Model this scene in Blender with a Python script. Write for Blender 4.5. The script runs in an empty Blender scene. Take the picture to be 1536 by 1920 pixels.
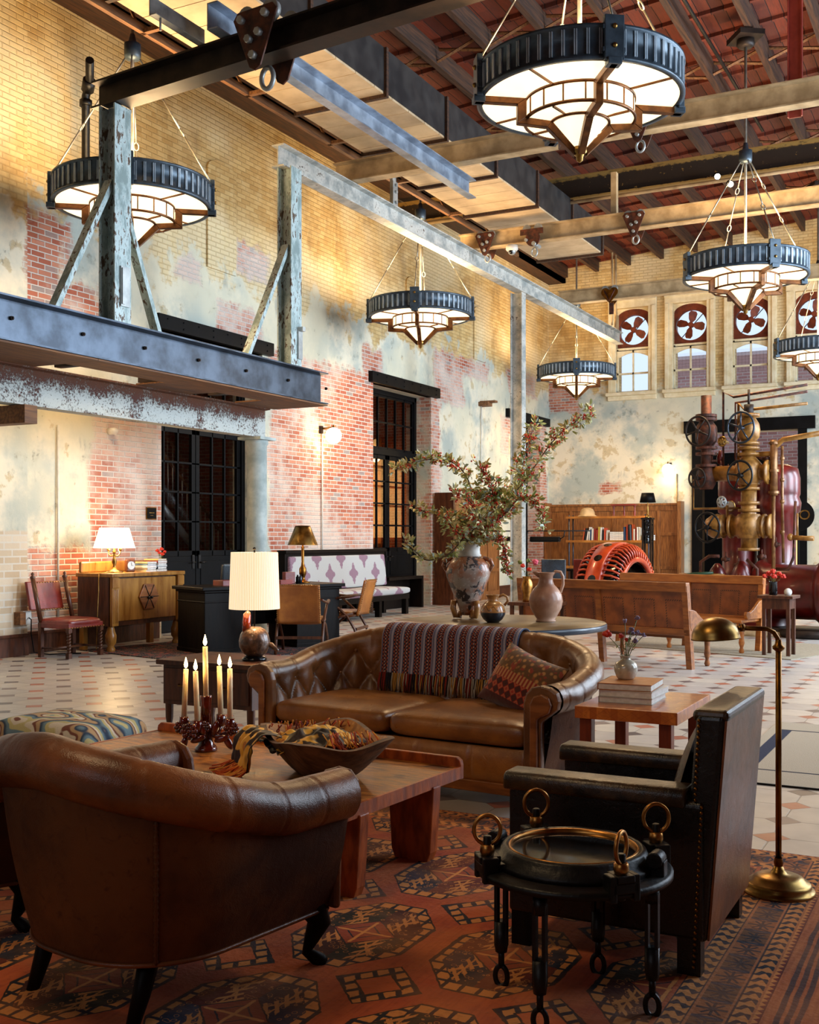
import bpy, math, random
from mathutils import Matrix, Vector, noise as mnoise
C = bpy.context.scene.collection
R = math.radians; PI = math.pi
random.seed(7)
# ---------------------------------------------------------------- camera, world, light, exposure
cam_d = bpy.data.cameras.new('camera'); cam = bpy.data.objects.new('camera', cam_d); C.objects.link(cam)
cam.location = (0, 0, 1.5); cam.rotation_euler = (R(90), 0, R(27.5))
cam_d.sensor_fit = 'HORIZONTAL'; cam_d.sensor_width = 36; cam_d.lens = 2090/1536*36; cam_d.shift_y = 48/1536
cam_d.clip_start = .1; cam_d.clip_end = 300
sc = bpy.context.scene; sc.camera = cam
sc.view_settings.view_transform = 'Standard'; sc.view_settings.look = 'None'
sc.view_settings.exposure = 0.3; sc.view_settings.gamma = 1
w = bpy.data.worlds.new('sky'); sc.world = w; w.use_nodes = True
w.node_tree.nodes['Background'].inputs[0].default_value = (.66, .80, 1, 1)
w.node_tree.nodes['Background'].inputs[1].default_value = .95
def area(name, loc, direction, sx, sy, power, col):
    l = bpy.data.lights.new(name, 'AREA'); l.shape = 'RECTANGLE'; l.size = sx; l.size_y = sy; l.energy = power; l.color = col
    o = bpy.data.objects.new(name, l); C.objects.link(o); o.location = loc
    o.rotation_euler = Vector(direction).to_track_quat('-Z', 'Y').to_euler(); return o
# daylight through the tall windows of the right wall
DAY = (.70, .85, 1)
for i, y in enumerate((8.5, 13.5, 18.5, 23.5)):
    area('window_daylight', (4.0, y, 4.2), (-1, .05, -.12), 2.6, 5.6, (260, 950, 1150, 1000)[i], DAY)
area('window_daylight', (-3, -5.4, 5.0), (0, 1, -.12), 5.0, 3.0, 25, (1, .86, .7))  # weak warm fill added behind the camera for the foreground, not daylight
# ---------------------------------------------------------------- mesh helpers
def TR(x=0, y=0, z=0, rz=0, ry=0, rx=0):
    return Matrix.Translation((x, y, z)) @ Matrix.Rotation(rz, 4, 'Z') @ Matrix.Rotation(ry, 4, 'Y') @ Matrix.Rotation(rx, 4, 'X')
class MB:
    def __init__(s): s.v = []; s.f = []; s.sm = []
    def add(s, vs, fs, M=None, smooth=False):
        b = len(s.v)
        for p in vs:
            p = Vector(p); s.v.append(tuple(M @ p if M else p))
        for f in fs: s.f.append([b+i for i in f]); s.sm.append(smooth)
        return s
    def box(s, x0, x1, y0, y1, z0, z1, M=None):
        vs = [(x, y, z) for x in (x0, x1) for y in (y0, y1) for z in (z0, z1)]
        return s.add(vs, [(0, 1, 3, 2), (4, 6, 7, 5), (0, 4, 5, 1), (2, 3, 7, 6), (0, 2, 6, 4), (1, 5, 7, 3)], M)
    def cb(s, cx, cy, cz, sx, sy, sz, M=None): return s.box(cx-sx/2, cx+sx/2, cy-sy/2, cy+sy/2, cz-sz/2, cz+sz/2, M)
    def prism(s, poly, z0, z1, M=None, smooth=False):
        n = len(poly); vs = [(p[0], p[1], z0) for p in poly]+[(p[0], p[1], z1) for p in poly]
        b = len(s.v); s.add(vs, [list(range(n))[::-1], list(range(n, 2*n))], M)
        for i in range(n): j = (i+1) % n; s.f.append([b+i, b+j, b+n+j, b+n+i]); s.sm.append(smooth)
        return s
    def grid(s, fn, nu, nv, cu=False, cv=False, M=None, smooth=True):
        vs = [fn(i/(nu if cu else nu-1), j/(nv if cv else nv-1)) for i in range(nu) for j in range(nv)]
        fs = []
        for i in range(nu if cu else nu-1):
            for j in range(nv if cv else nv-1):
                a, b = (i+1) % nu, (j+1) % nv
                fs.append((i*nv+j, a*nv+j, a*nv+b, i*nv+b))
        return s.add(vs, fs, M, smooth)
    def lathe(s, prof, n=24, M=None, smooth=True, a0=0, a1=2*PI):
        full = abs(a1-a0-2*PI) < 1e-6; m = n if full else n+1
        vs = []
        for i in range(m):
            a = a0+(a1-a0)*i/n
            for r, z in prof: vs.append((r*math.cos(a), r*math.sin(a), z))
        k = len(prof); fs = []
        for i in range(n):
            j = (i+1) % m
            for q in range(k-1): fs.append((i*k+q, j*k+q, j*k+q+1, i*k+q+1))
        return s.add(vs, fs, M, smooth)
    def tube(s, pts, r, n=8, M=None, closed=False, smooth=True, flat=1):
        pts = [Vector(p) for p in pts]; k = len(pts); vs = []; up = None
        for i, p in enumerate(pts):
            a = pts[(i-1) % k] if (i or closed) else p; b = pts[(i+1) % k] if (i < k-1 or closed) else p
            d = (b-a).normalized() if (b-a).length > 1e-9 else Vector((0, 0, 1))
            if up is None: up = Vector((0, 0, 1)) if abs(d.z) < .9 else Vector((1, 0, 0))
            x = d.cross(up).normalized(); y = x.cross(d).normalized(); up = y
            rr = r[i] if isinstance(r, (list, tuple)) else r
            for q in range(n):
                t = 2*PI*q/n; vs.append(p+x*rr*math.cos(t)+y*rr*flat*math.sin(t))
        fs = []
        for i in range(k if closed else k-1):
            j = (i+1) % k
            for q in range(n): q2 = (q+1) % n; fs.append((i*n+q, i*n+q2, j*n+q2, j*n+q))
        s.add(vs, fs, M, smooth)
        if not closed:
            b = len(s.v)-len(vs); s.f.append([b+q for q in range(n)][::-1]); s.sm.append(False)
            s.f.append([b+(k-1)*n+q for q in range(n)]); s.sm.append(False)
        return s
    def cyl(s, p0, p1, r, n=16, M=None): return s.tube([p0, p1], r, n, M)
    def torus(s, c, R_, r, M=None, n=24, m=8, sy=1):
        c = Vector(c); return s.tube([c+Vector((R_*math.cos(2*PI*i/n), R_*sy*math.sin(2*PI*i/n), 0)) for i in range(n)] if M is None else [c+Vector((R_*math.cos(2*PI*i/n), R_*sy*math.sin(2*PI*i/n), 0)) for i in range(n)], r, m, M, closed=True)
    def ball(s, c, r, n=12, M=None, sz=1):
        c = Vector(c); prof = [(max(r*math.sin(PI*i/8), 1e-4), -r*sz*math.cos(PI*i/8)) for i in range(9)]
        return s.lathe(prof, n, (M if M else Matrix.Identity(4)) @ Matrix.Translation(c))
    def build(s, name, mat, parent=None, bev=0, sub=0, solid=0, seg=2):
        me = bpy.data.meshes.new(name); me.from_pydata(s.v, [], s.f)
        me.polygons.foreach_set('use_smooth', s.sm); me.materials.append(mat); me.validate(); me.update()
        o = bpy.data.objects.new(name, me); C.objects.link(o)
        if parent: o.parent = parent
        if solid: m = o.modifiers.new('s', 'SOLIDIFY'); m.thickness = solid; m.offset = 0
        if bev: m = o.modifiers.new('b', 'BEVEL'); m.width = bev; m.segments = seg; m.limit_method = 'ANGLE'; m.angle_limit = R(40)
        if sub: m = o.modifiers.new('u', 'SUBSURF'); m.levels = sub; m.render_levels = sub
        return o
def ibeam(L, h, wd, tf=.02, tw=.016, x0=0):   # along +x, bottom at z=0
    p = [(-wd/2, 0), (wd/2, 0), (wd/2, tf), (tw/2, tf+.008), (tw/2, h-tf-.008), (wd/2, h-tf), (wd/2, h), (-wd/2, h), (-wd/2, h-tf), (-tw/2, h-tf-.008), (-tw/2, tf+.008), (-wd/2, tf)]
    return MB().prism(p, 0, L, Matrix(((0, 0, 1, x0), (1, 0, 0, 0), (0, 1, 0, 0), (0, 0, 0, 1))))
def channel(L, h, wd, t=.018, x0=0):          # web on y=0, flanges to -y... opening towards -y
    p = [(0, 0), (0, h), (-wd, h), (-wd, h-t), (-t, h-t), (-t, t), (-wd, t), (-wd, 0)]
    return MB().prism(p, 0, L, Matrix(((0, 0, 1, x0), (1, 0, 0, 0), (0, 1, 0, 0), (0, 0, 0, 1))))
def tag(o, label=None, cat=None, group=None, kind=None):
    if label: o['label'] = label
    if cat: o['category'] = cat
    if group: o['group'] = group
    if kind: o['kind'] = kind
    return o
def thing(name, loc, rz, label, cat, group=None):
    o = bpy.data.objects.new(name, None); C.objects.link(o); o.location = loc; o.rotation_euler = (0, 0, rz)
    o.empty_display_size = .1
    return tag(o, label, cat, group)
def dup(o, loc=None, rz=None, label=None, parent=None, group=None):
    c = o.copy(); C.objects.link(c)
    if parent: c.parent = parent
    if loc is not None: c.location = loc
    if rz is not None: c.rotation_euler = (0, 0, rz)
    if label: c['label'] = label
    if group: c['group'] = group
    for ch in o.children: dup(ch, parent=c)
    return c
def put(mb, name, mat, loc, rz, label, cat, group=None, **k):
    o = mb.build(name, mat, **k); o.location = loc; o.rotation_euler = (0, 0, rz); return tag(o, label, cat, group)
def struct(mb, name, mat, parent=None, **k):
    o = mb.build(name, mat, parent, **k)
    if not parent: o['kind'] = 'structure'
    return o
# ---------------------------------------------------------------- shader expression helper
def rgb(h):
    h = h.lstrip('#'); c = [int(h[i:i+2], 16)/255 for i in (0, 2, 4)]
    return tuple(x/12.92 if x <= .04045 else ((x+.055)/1.055)**2.4 for x in c)+(1,)
NT = None
class S:
    def __init__(s, k): s.k = k
    def __add__(a, b): return M_('ADD', a, b)
    __radd__ = __add__
    def __mul__(a, b): return M_('MULTIPLY', a, b)
    __rmul__ = __mul__
    def __sub__(a, b): return M_('SUBTRACT', a, b)
    def __rsub__(a, b): return M_('SUBTRACT', b, a)
    def __truediv__(a, b): return M_('DIVIDE', a, b)
    def __lt__(a, b): return M_('LESS_THAN', a, b)
    def __gt__(a, b): return M_('GREATER_THAN', a, b)
def lk(v, inp):
    if isinstance(v, S): NT.links.new(v.k, inp)
    else: inp.default_value = v
def M_(op, a, b=None, c=None):
    n = NT.nodes.new('ShaderNodeMath'); n.operation = op; lk(a, n.inputs[0])
    if b is not None: lk(b, n.inputs[1])
    if c is not None: lk(c, n.inputs[2])
    return S(n.outputs[0])
def fl(a): return M_('FLOOR', a)
def fr(a): return M_('SUBTRACT', a, M_('FLOOR', a))
def ab(a): return M_('ABSOLUTE', a)
def mn(a, b): return M_('MINIMUM', a, b)
def mx(a, b): return M_('MAXIMUM', a, b)
def sn(a): return M_('SINE', a)
def md(a, b): return M_('FLOORED_MODULO', a, b)
def sm(a, lo, hi, t0=0., t1=1.):
    n = NT.nodes.new('ShaderNodeMapRange'); n.interpolation_type = 'SMOOTHSTEP'
    lk(a, n.inputs[0]); n.inputs[1].default_value = lo; n.inputs[2].default_value = hi; n.inputs[3].default_value = t0; n.inputs[4].default_value = t1
    return S(n.outputs[0])
def co():
    n = NT.nodes.new('ShaderNodeTexCoord'); q = NT.nodes.new('ShaderNodeSeparateXYZ'); NT.links.new(n.outputs['Object'], q.inputs[0])
    return S(q.outputs[0]), S(q.outputs[1]), S(q.outputs[2])
def vec(x, y, z=0.):
    n = NT.nodes.new('ShaderNodeCombineXYZ'); lk(x, n.inputs[0]); lk(y, n.inputs[1]); lk(z, n.inputs[2]); return S(n.outputs[0])
def noi(v, scale, det=3, rough=.55, dist=0.):
    n = NT.nodes.new('ShaderNodeTexNoise'); lk(v, n.inputs['Vector']); n.inputs['Scale'].default_value = scale
    n.inputs['Detail'].default_value = det; n.inputs['Roughness'].default_value = rough; n.inputs['Distortion'].default_value = dist
    return S(n.outputs['Fac'])
def vor(v, scale, out='Distance', feat='F1'):
    n = NT.nodes.new('ShaderNodeTexVoronoi'); n.feature = feat; lk(v, n.inputs['Vector']); n.inputs['Scale'].default_value = scale; return S(n.outputs[out])
def wn(x, y, z=0.):
    n = NT.nodes.new('ShaderNodeTexWhiteNoise'); n.noise_dimensions = '3D'; lk(vec(x, y, z), n.inputs['Vector']); return S(n.outputs['Value'])
def objrnd():
    n = NT.nodes.new('ShaderNodeObjectInfo'); return S(n.outputs['Random'])
def mix(f, a, b):
    n = NT.nodes.new('ShaderNodeMix'); n.data_type = 'RGBA'; lk(f, n.inputs[0])
    for v, i in ((a, 6), (b, 7)):
        if isinstance(v, str): v = rgb(v)
        lk(v, n.inputs[i])
    return S(n.outputs[2])
MATS = {}
def mat(name, fn):
    global NT
    m = bpy.data.materials.new(name); m.use_nodes = True; NT = m.node_tree; P = NT.nodes['Principled BSDF']
    d = fn() or {}
    for k, v in d.items():
        if k in ('bump', 'bd'): continue
        inp = P.inputs[{'col': 'Base Color', 'rough': 'Roughness', 'metal': 'Metallic', 'coat': 'Coat Weight', 'cr': 'Coat Roughness', 'em': 'Emission Color', 'es': 'Emission Strength', 'spec': 'Specular IOR Level', 'tr': 'Transmission Weight', 'alpha': 'Alpha', 'sss': 'Subsurface Weight', 'sheen': 'Sheen Weight', 'ior': 'IOR'}[k]]
        if isinstance(v, str): v = rgb(v)
        lk(v, inp)
    if 'bump' in d:
        b = NT.nodes.new('ShaderNodeBump'); b.inputs['Distance'].default_value = d.get('bd', .01); b.inputs['Strength'].default_value = 1
        lk(d['bump'], b.inputs['Height']); NT.links.new(b.outputs[0], P.inputs['Normal'])
    MATS[name] = m; return m
def simple(name, c1, c2, rough=.5, metal=0., sc_=8, bd=.002, stretch=(1, 1, 1), det=4, **k):
    def f():
        x, y, z = co(); v = vec(x*stretch[0], y*stretch[1], z*stretch[2]); n = noi(v, sc_, det)
        f_ = sm(n, .3, .7)
        return dict(col=mix(f_, c1, c2), rough=M_('ADD', n*.2, rough-.1), metal=metal, bump=n, bd=bd, **k)
    return mat(name, f)
def glow(name, col, st):
    def f():
        x, y, z = co(); n = noi(vec(x, y, z), 6, 2)
        return dict(col=col, em=col, es=n*(st*.25)+st*.88, rough=.4)
    return mat(name, f)
def bricks(u, v, w_, h_, m_):
    row = fl(v/h_); uu = u/w_+md(row, 2.)*.5; col = fl(uu)
    fx = ab(fr(uu)-.5)*w_; fz = ab(fr(v/h_)-.5)*h_
    e = mn(M_('SUBTRACT', w_/2, fx), M_('SUBTRACT', h_/2, fz))
    return sm(e, m_*.35, m_*1.0), wn(col, row)      # 1 inside a brick, random per brick
def rectm(u, v, r, s=.08):
    a, b, c, d = r
    return mn(mn(sm(u, a-s, a+s), sm(u, c-s, c+s, 1., 0.)), mn(sm(v, b-s, b+s), sm(v, d-s, d+s, 1., 0.)))
def wallmat(name, rects, ochre, tan=(), back=False):
    def f():
        x, y, z = co(); u = x+y; a = x if back else y
        P = vec(x, y, z)
        n1 = noi(P, 1.1, 5, .62); n2 = noi(P, 4., 5, .6); n3 = noi(P, 14., 4); nb = noi(P, .45, 3)
        wu = a+(n1-.5)*.9+(n3-.5)*.06; wz = z+(n2-.5)*.55+(n3-.5)*.05
        bm, br = bricks(u, z, .235, .076, .012)
        red = mix(sm(br, .1, .9), '#a55a42', '#c88467'); red = mix(sm(br, .9, .98), red, '#958d88'); red = mix(sm(n2, .3, .75, 0., .35), red, '#96503f')
        red = mix(sm(nb+n2*.4, .60, .84, 0., .75), red, '#ddd0c2')
        redb = mix(bm, '#d6ccc2', red)
        pl = mix(sm(n1, .38, .6), '#a9b2aa', '#ddd5be'); pl = mix(sm(n2, .54, .7, 0., .8), pl, '#8e958c'); pl = mix(sm(nb, .42, .62, 0., .75), pl, '#d8d0b4')
        pl = mix(sm(n2*n1, .31, .36, 0., .8), pl, '#c4b18a'); pl = mix(sm(n3*n2, .36, .42, 0., .5), pl, '#7f7a6a'); pl = mix(sm(noi(vec(u, z*.35, 0.), 3.2, 4), .62, .74, 0., .6), pl, '#868c86')
        och = mix(sm(br+n2, .4, 1.5), '#bd9a5f', '#d2b47a'); och = mix(sm(noi(vec(u, z*.3, 0.), 1.6, 4, .6), .50, .66, 0., .6), och, '#8f7246'); och = mix(sm(nb, .42, .6, 0., .75), och, '#dccba4'); och = mix(sm(n2, .52, .7, 0., .5), och, '#d8c08c')
        ochb = mix(bm, mix(.35, och, '#a4834e'), och)
        G = sm(z+(n1-.5)*2.6+(n2-.5)*1.2, ochre-.15, ochre+.15)
        base = mix(G, pl, ochb)
        mk = None
        for r in rects:
            q = rectm(wu, wz, r); mk = q if mk is None else mx(mk, q)
        sp = sm(n1*n2, .375, .385); 
        mk = mx(mk, sp*.0) if mk is not None else sp
        cl = mix(mk, base, redb)
        hb = G*bm*.35+mk*(bm*.5-1.)
        if tan:
            tk = None
            for r in tan:
                q = rectm(a, z+(n2-.5)*.1, r, .02); tk = q if tk is None else mx(tk, q)
            bm2, br2 = bricks(u, z, .26, .09, .014)
            tb = mix(br2, '#b9a487', '#cfc3ae'); cl = mix(tk, cl, mix(bm2, '#c9c4b8', tb))
        return dict(col=cl, rough=.85, bump=hb+n3*.15+n2*.25, bd=.018)
    return mat(name, f)
simple('steel_dark', '#1d1613', '#3a2c24', .5, .5, 5)
simple('black_paint', '#050506', '#0a0a0c', .5, 0, 6, spec=.12)
simple('iron_black', '#060506', '#0e0c0d', .42, .15, 20, .004, spec=.4)
simple('mill_steel', '#2f353e', '#535d6b', .38, .75, 3, .002, (1, .25, 1))
simple('cream_beam', '#a08660', '#c9ae85', .6, .1, 4, .003, (1, 1, 1))
simple('galv', '#8b8f8f', '#b9bdbb', .42, .5, 5)
simple('blue_channel', '#75808f', '#a5b2c2', .35, .55, 4)
def post_f():
    x, y, z = co(); P = vec(x, y, z*.4); n = noi(P, 7, 5, .7); n2 = noi(P, 28, 4)
    c = mix(sm(n, .38, .55), '#7d908f', '#b3c4c4'); c = mix(sm(n*.6+n2*.4, .545, .6), c, '#54402f')
    return dict(col=c, rough=.5, metal=.2, bump=n2, bd=.003)
mat('post_paint', post_f)
def rail_f():
    x, y, z = co(); P = vec(x, y*.5, z); n = noi(P, 3, 5, .7); n2 = noi(P, 22, 4)
    c = mix(sm(n, .35, .6), '#8e9492', '#c9c8c0'); c = mix(sm(n*.5+n2*.5, .56, .64), c, '#5d5148')
    return dict(col=c, rough=.5, metal=.2, bump=n2, bd=.003)
mat('rail_paint', rail_f)
def rust_f():
    x, y, z = co(); P = vec(x, y, z); n = noi(P, 3.2, 4, .6); n2 = noi(vec(x, y*.8, z), 34, 8, .85)
    k = sm(n*.55+n2*1.3+sm(z, .16, .38, 0., .17), .99, 1.03)
    c = mix(k, '#b9bdb8', '#54271b'); c = mix(sm(z, .26, .42, 0., .6), c, '#7a4a2a')
    return dict(col=c, rough=.75, bump=k*-1.+n2*.3, bd=.004)
mat('rust_flake', rust_f)
def gird_f():
    x, y, z = co(); P = vec(x, y, z); n = noi(P, 9, 5, .7)
    e = sm(ab(z-.22)+(n-.5)*.14, .17, .2); return dict(col=mix(mx(e*.8, sm(n, .62, .68)), '#2a1c10', '#a8813f'), rough=.7, bump=n, bd=.004)
mat('girder_paint', gird_f)
simple('old_wood', '#5d3a20', '#8a5c34', .7, 0, 4, .004, (8, .6, 8))
simple('dark_joist', '#26150c', '#4d2e18', .75, 0, 4, .004, (8, .5, 8))
def deck_f():
    x, y, z = co(); bx = fl(x/.19); q = wn(bx, fl(y/3.1+wn(bx, 0.)*1.)); n = noi(vec(x*9., y*.8, z), 5, 4)
    e = ab(fr(x/.19)-.5); c = mix(q, '#4a180b', '#7a3016'); c = mix(sm(n, .3, .7, 0., .5), c, '#3d1a10'); c = mix(sm(e, .46, .49), c, '#160905')
    return dict(col=c, rough=.7, bump=sm(e, .46, .49, 1., 0.), bd=.01)
mat('deck', deck_f)
def floor_f():
    x, y, z = co(); p = .365; a = (x+.967+.005)/p; b = (y-.0+.005)/p+.12
    fx = ab(fr(a+.5)-.5); fy = ab(fr(b+.5)-.5); d = fx+fy; ck = md(fl(a+.5)+fl(b+.5), 2.)
    ins = sm(d, .255, .262, 1., 0.)
    rr = wn(fl(a+.5), fl(b+.5)); n = noi(vec(x, y, z), 5, 4); n2 = noi(vec(x, y, z), .7, 3)
    red = mix(rr, '#8f4a3a', '#b46c54'); dk = mix(rr, '#4b444a', '#7a6c6c'); cin = mix(ck, red, dk)
    rt = wn(fl(a), fl(b), 3.); cr = mix(rt, '#a8a4a0', '#c3bcb0'); cr = mix(sm(n2, .4, .65, 0., .6), cr, '#a9a6a8'); cr = mix(sm(n, .35, .75, 0., .25), cr, '#8f8780')
    ed = mn(ab(fr(a)-0.), ab(fr(a)-1.)); ed = mn(ed, mn(ab(fr(b)-0.), ab(fr(b)-1.)))
    gr = mx(sm(ed, .008, .014, 1., 0.)*(1.-ins), sm(ab(d-.262), .006, .014, 1., 0.))
    return dict(col=mix(gr*.7, mix(ins, cr, cin), '#77706a'), rough=M_('ADD', n*.25, .22), bump=gr*-1.+n*.2, bd=.002)
mat('tile_floor', floor_f)
simple('cream_wood', '#dccaa0', '#ecdfbe', .5, 0, 6)
simple('fan_rust', '#5a2413', '#7d3519', .55, .2, 8)
simple('panel_wood', '#6b3f1e', '#9c6534', .38, 0, 5, .002, (6, 6, .7))
simple('dark_wood', '#080504', '#140c08', .5, 0, 5, .002, (5, 5, .8), spec=.12)
simple('walnut', '#3a1d10', '#5d331c', .38, 0, 5, .002, (5, 5, .8))
simple('pine', '#94521f', '#b8712f', .38, 0, 4, .002, (1, 6, 6))
simple('veneer', '#80501c', '#ab7833', .3, 0, 3, .001, (4, 4, .6))
simple('oak_bench', '#6f3d19', '#965a28', .4, 0, 4, .002, (1, 6, 6))
simple('shelf_wood', '#94581f', '#bd7c33', .4, 0, 4)
simple('brass', '#7d5a2a', '#b08f52', .33, 1, 9, .0005)
simple('old_brass', '#6b451c', '#93662c', .35, 1, 12, .001)
simple('bronze', '#8f5f2a', '#c38b4a', .32, 1, 12, .001)
simple('white_paper', '#d8d4cb', '#efece6', .7, 0, 30)
simple('white_plastic', '#c9c5ba', '#e0ddd5', .45, 0, 6)
simple('glass_dark', '#08090b', '#101216', .08, 0, 4, .0003)
simple('lens_black', '#050506', '#0b0b0d', .1, 0, 4)
simple('red_gloss', '#420804', '#66110a', .34, .1, 4, .002, coat=.12)
simple('orange_gloss', '#a8320e', '#cf4b1a', .35, .1, 4, .002, coat=.5)
simple('machine_gold', '#6e4719', '#a37232', .38, .2, 8, .003)
simple('machine_rust', '#33201a', '#6b3a26', .6, .4, 12, .006)
simple('copper', '#6b4326', '#946a3e', .4, .4, 10)
simple('red_paint', '#7d2a20', '#96382b', .5, 0, 6)
simple('concrete_col', '#93a09e', '#b9c4c0', .6, 0, 5, .004)
def leather(name, c1, c2, rough=.33, patch=.5, sc_=3., coat=.25):
    def f():
        x, y, z = co(); P = vec(x, y, z); n = noi(P, sc_, 4, .6); n2 = noi(P, 16, 5, .65, 1.2); v = vor(P, 260.)
        c = mix(sm(n, .35, .68), c1, c2); c = mix(sm(n2, .55, .75, 0., patch), c, c1)
        return dict(col=c, rough=M_('ADD', n2*.22, rough-.1), bump=n2*.7+v*.12, bd=.004, coat=coat, cr=.3, spec=.5 if coat else .25)
    return mat(name, f)
leather('leather_brown', '#573418', '#8b5a30', .3); leather('leather_seat', '#744418', '#a3682b', .3)
leather('leather_aged', '#54290f', '#8a4c1f', .36, .5, 3., .12); leather('leather_panel', '#3a1e0e', '#6e3f1a', .62, .7, 2., 0.)
leather('leather_black', '#050405', '#0c0808', .28, .5, 3., .15); leather('leather_worn', '#150c06', '#4f3414', .32, .9, 9., .15)
leather('leather_cognac', '#8a4d1b', '#b06c2a', .38); leather('leather_red', '#6b1f18', '#93352a', .3); leather('leather_navy', '#1a2026', '#2f3a44', .28)
leather('leather_bench', '#5d2c14', '#86471f', .38)
glow('lamp_glass', (1, .80, .50, 1), 1.35); glow('globe_glass', (1, .84, .55, 1), 9); glow('flame', (1, .72, .25, 1), 30)
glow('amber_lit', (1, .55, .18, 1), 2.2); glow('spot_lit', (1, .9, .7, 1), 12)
def glass_f():
    return dict(col=(1, 1, 1, 1), rough=M_('ADD', noi(vec(*co()), 3, 1)*.02, .0), tr=1., ior=1.1, alpha=.16)
mat('pane_glass', glass_f)
# ---------------------------------------------------------------- room shell
WX = -11.03; WY = 29.7; RX = 3.6
LR = [(15.9, -.2, 19.75, 4.75), (10.44, 4.75, 11.15, 5.75), (10.44, 4.4, 11.8, 4.95), (11.6, 1.25, 13.2, 3.3), (10.5, .05, 13.2, 1.35),
      (22.4, 5.35, 25.4, 5.75), (22.4, 4.6, 23.9, 5.5), (14.4, 4.75, 15.7, 5.3), (13.5, 5.5, 14.0, 5.85), (22.2, -.2, 22.7, 4.6), (15.0, 5.9, 16.0, 6.4),
      (26.6, 5.3, 28.8, 5.9), (28.8, -.2, 29.5, 4.7), (26.2, 3.6, 26.9, 4.6), (19.2, 3.9, 19.9, 5.3)]
wallmat('wall_paint_left', LR, 5.75, tan=[(5., -.1, 10.41, 1.58)])
wallmat('wall_paint_back', [(-11.1, 5.0, -10.2, 6.2), (-9.6, 2.7, -8.9, 3.0)], 5.55, back=True)
def brick_f():
    x, y, z = co(); bm, br = bricks(x+y, z, .235, .076, .012); n = noi(vec(x, y, z), 3, 4)
    c = mix(sm(br, .1, .9), '#7a3426', '#a1543c'); return dict(col=mix(bm, '#9c8478', mix(n*.4, c, '#6a2f24')), rough=.85, bump=bm+n*.3, bd=.01)
mat('brick_inner', brick_f)
def brickx_f():
    x, y, z = co(); bm, br = bricks(x+y, z, .3, .10, .016); n = noi(vec(x, y, z), 3, 4)
    c = mix(sm(br, .1, .9), '#a77674', '#c39a98'); so = ab(fr(x/.11)-.5); cap = sm(z, 6.72, 6.74)
    c2 = mix(sm(so, .42, .46), '#b89593', '#94706e')
    return dict(col=mix(cap, mix(bm, '#d0c4c4', c), c2), rough=.85, bump=bm, bd=.01)
mat('brick_outside', brickx_f)
MF = MATS
struct(MB().box(-16, 6, -6, 42, -.2, 0), 'floor', MF['tile_floor'])
def wall_with_holes(along, pos0, pos1, a0, a1, z1, holes):
    m = MB(); cuts = sorted(holes); edges = [a0]
    def bx(p, q, zz0, zz1):
        if along == 'y': m.box(pos0, pos1, p, q, zz0, zz1)
        else: m.box(p, q, pos0, pos1, zz0, zz1)
    cur = a0
    for (p, q, hs) in cuts:
        bx(cur, p, 0, z1); zc = 0
        for (h0, h1) in sorted(hs):
            if h0 > zc: bx(p, q, zc, h0)
            zc = h1
        bx(p, q, zc, z1); cur = q
    bx(cur, a1, 0, z1); return m
ZT = 8.72
wl = wall_with_holes('y', WX-.62, WX, -6, WY+.6, ZT, [(13.12, 15.74, [(0, 4.62)]), (19.6, 22.22, [(0, 4.62)]), (26.9, 29.0, [(0, 4.6)])])
wl.box(WX, WX+.12, 5.5, 10.38, 0, ZT)      # flat pilaster at the near end
# shallow arched recesses ghosted in the upper wall
def arch(y0, y1, z0, z1):
    n = 8; c = (y0+y1)/2; r = (y1-y0)/2
    return [(y0, z0), (y1, z0)]+[(c+r*math.cos(PI*i/n), z1+r*.45*math.sin(PI*i/n)) for i in range(n+1)]
MYZ = Matrix(((0, 0, 1, 0), (1, 0, 0, 0), (0, 1, 0, 0), (0, 0, 0, 1)))
for y0, y1, z1 in ((14.2, 14.95, 7.4), (21.0, 21.75, 6.95), (24.5, 25.2, 6.95)): wl.prism(arch(y0, y1, 5.8, z1), WX-.01, WX+.035, MYZ)
struct(wl, 'wall_left', MF['wall_paint_left'])
WCX = [-8.62, -7.06, -5.5, -3.94, -2.38, -.82, .74]
holes = {}
segs = []
bk = MB()
DX0, DX1, DZ = -6.98, -4.12, 4.26
xs = sorted(set([WX-.62, RX+.6, DX0, DX1]+[c-.45 for c in WCX]+[c+.45 for c in WCX]))
for a, b in zip(xs, xs[1:]):
    mid = (a+b)/2; win = any(abs(mid-c) < .45 for c in WCX); dr = DX0 < mid < DX1
    z = 0
    if dr: z = DZ
    if win: bk.box(a, b, WY, WY+.5, z, 5.45); bk.box(a, b, WY, WY+.5, 7.76, 9.9)
    else: bk.box(a, b, WY, WY+.5, z, 9.9)
struct(bk, 'wall_back', MF['wall_paint_back'])
rw = wall_with_holes('y', RX, RX+.5, -6, WY+.5, 9.9, [(y-1.3, y+1.3, [(1.2, 7.0)]) for y in (8.5, 13.5, 18.5, 23.5)])
struct(rw, 'wall_right', MF['brick_inner'])
fw = MB().box(WX, RX, -6, -5.5, 0, 3.4); fw.box(WX, -5.6, -6, -5.5, 3.4, 9.9).box(-.4, RX, -6, -5.5, 3.4, 9.9).box(-5.6, -.4, -6, -5.5, 6.6, 9.9)
struct(fw, 'wall_front', MF['brick_inner'])
for i, y in enumerate((8.5, 13.5, 18.5, 23.5)):
    f = MB()
    for dy in (-1.27, -.44, .44, 1.27): f.box(RX+.1, RX+.16, y+dy-.03, y+dy+.03, 1.2, 7.0)
    for zz in (1.23, 2.6, 4.0, 5.4, 6.97): f.box(RX+.1, RX+.16, y-1.3, y+1.3, zz-.03, zz+.03)
    struct(f, 'window_%d' % (i+8), MF['black_paint'])
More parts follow.
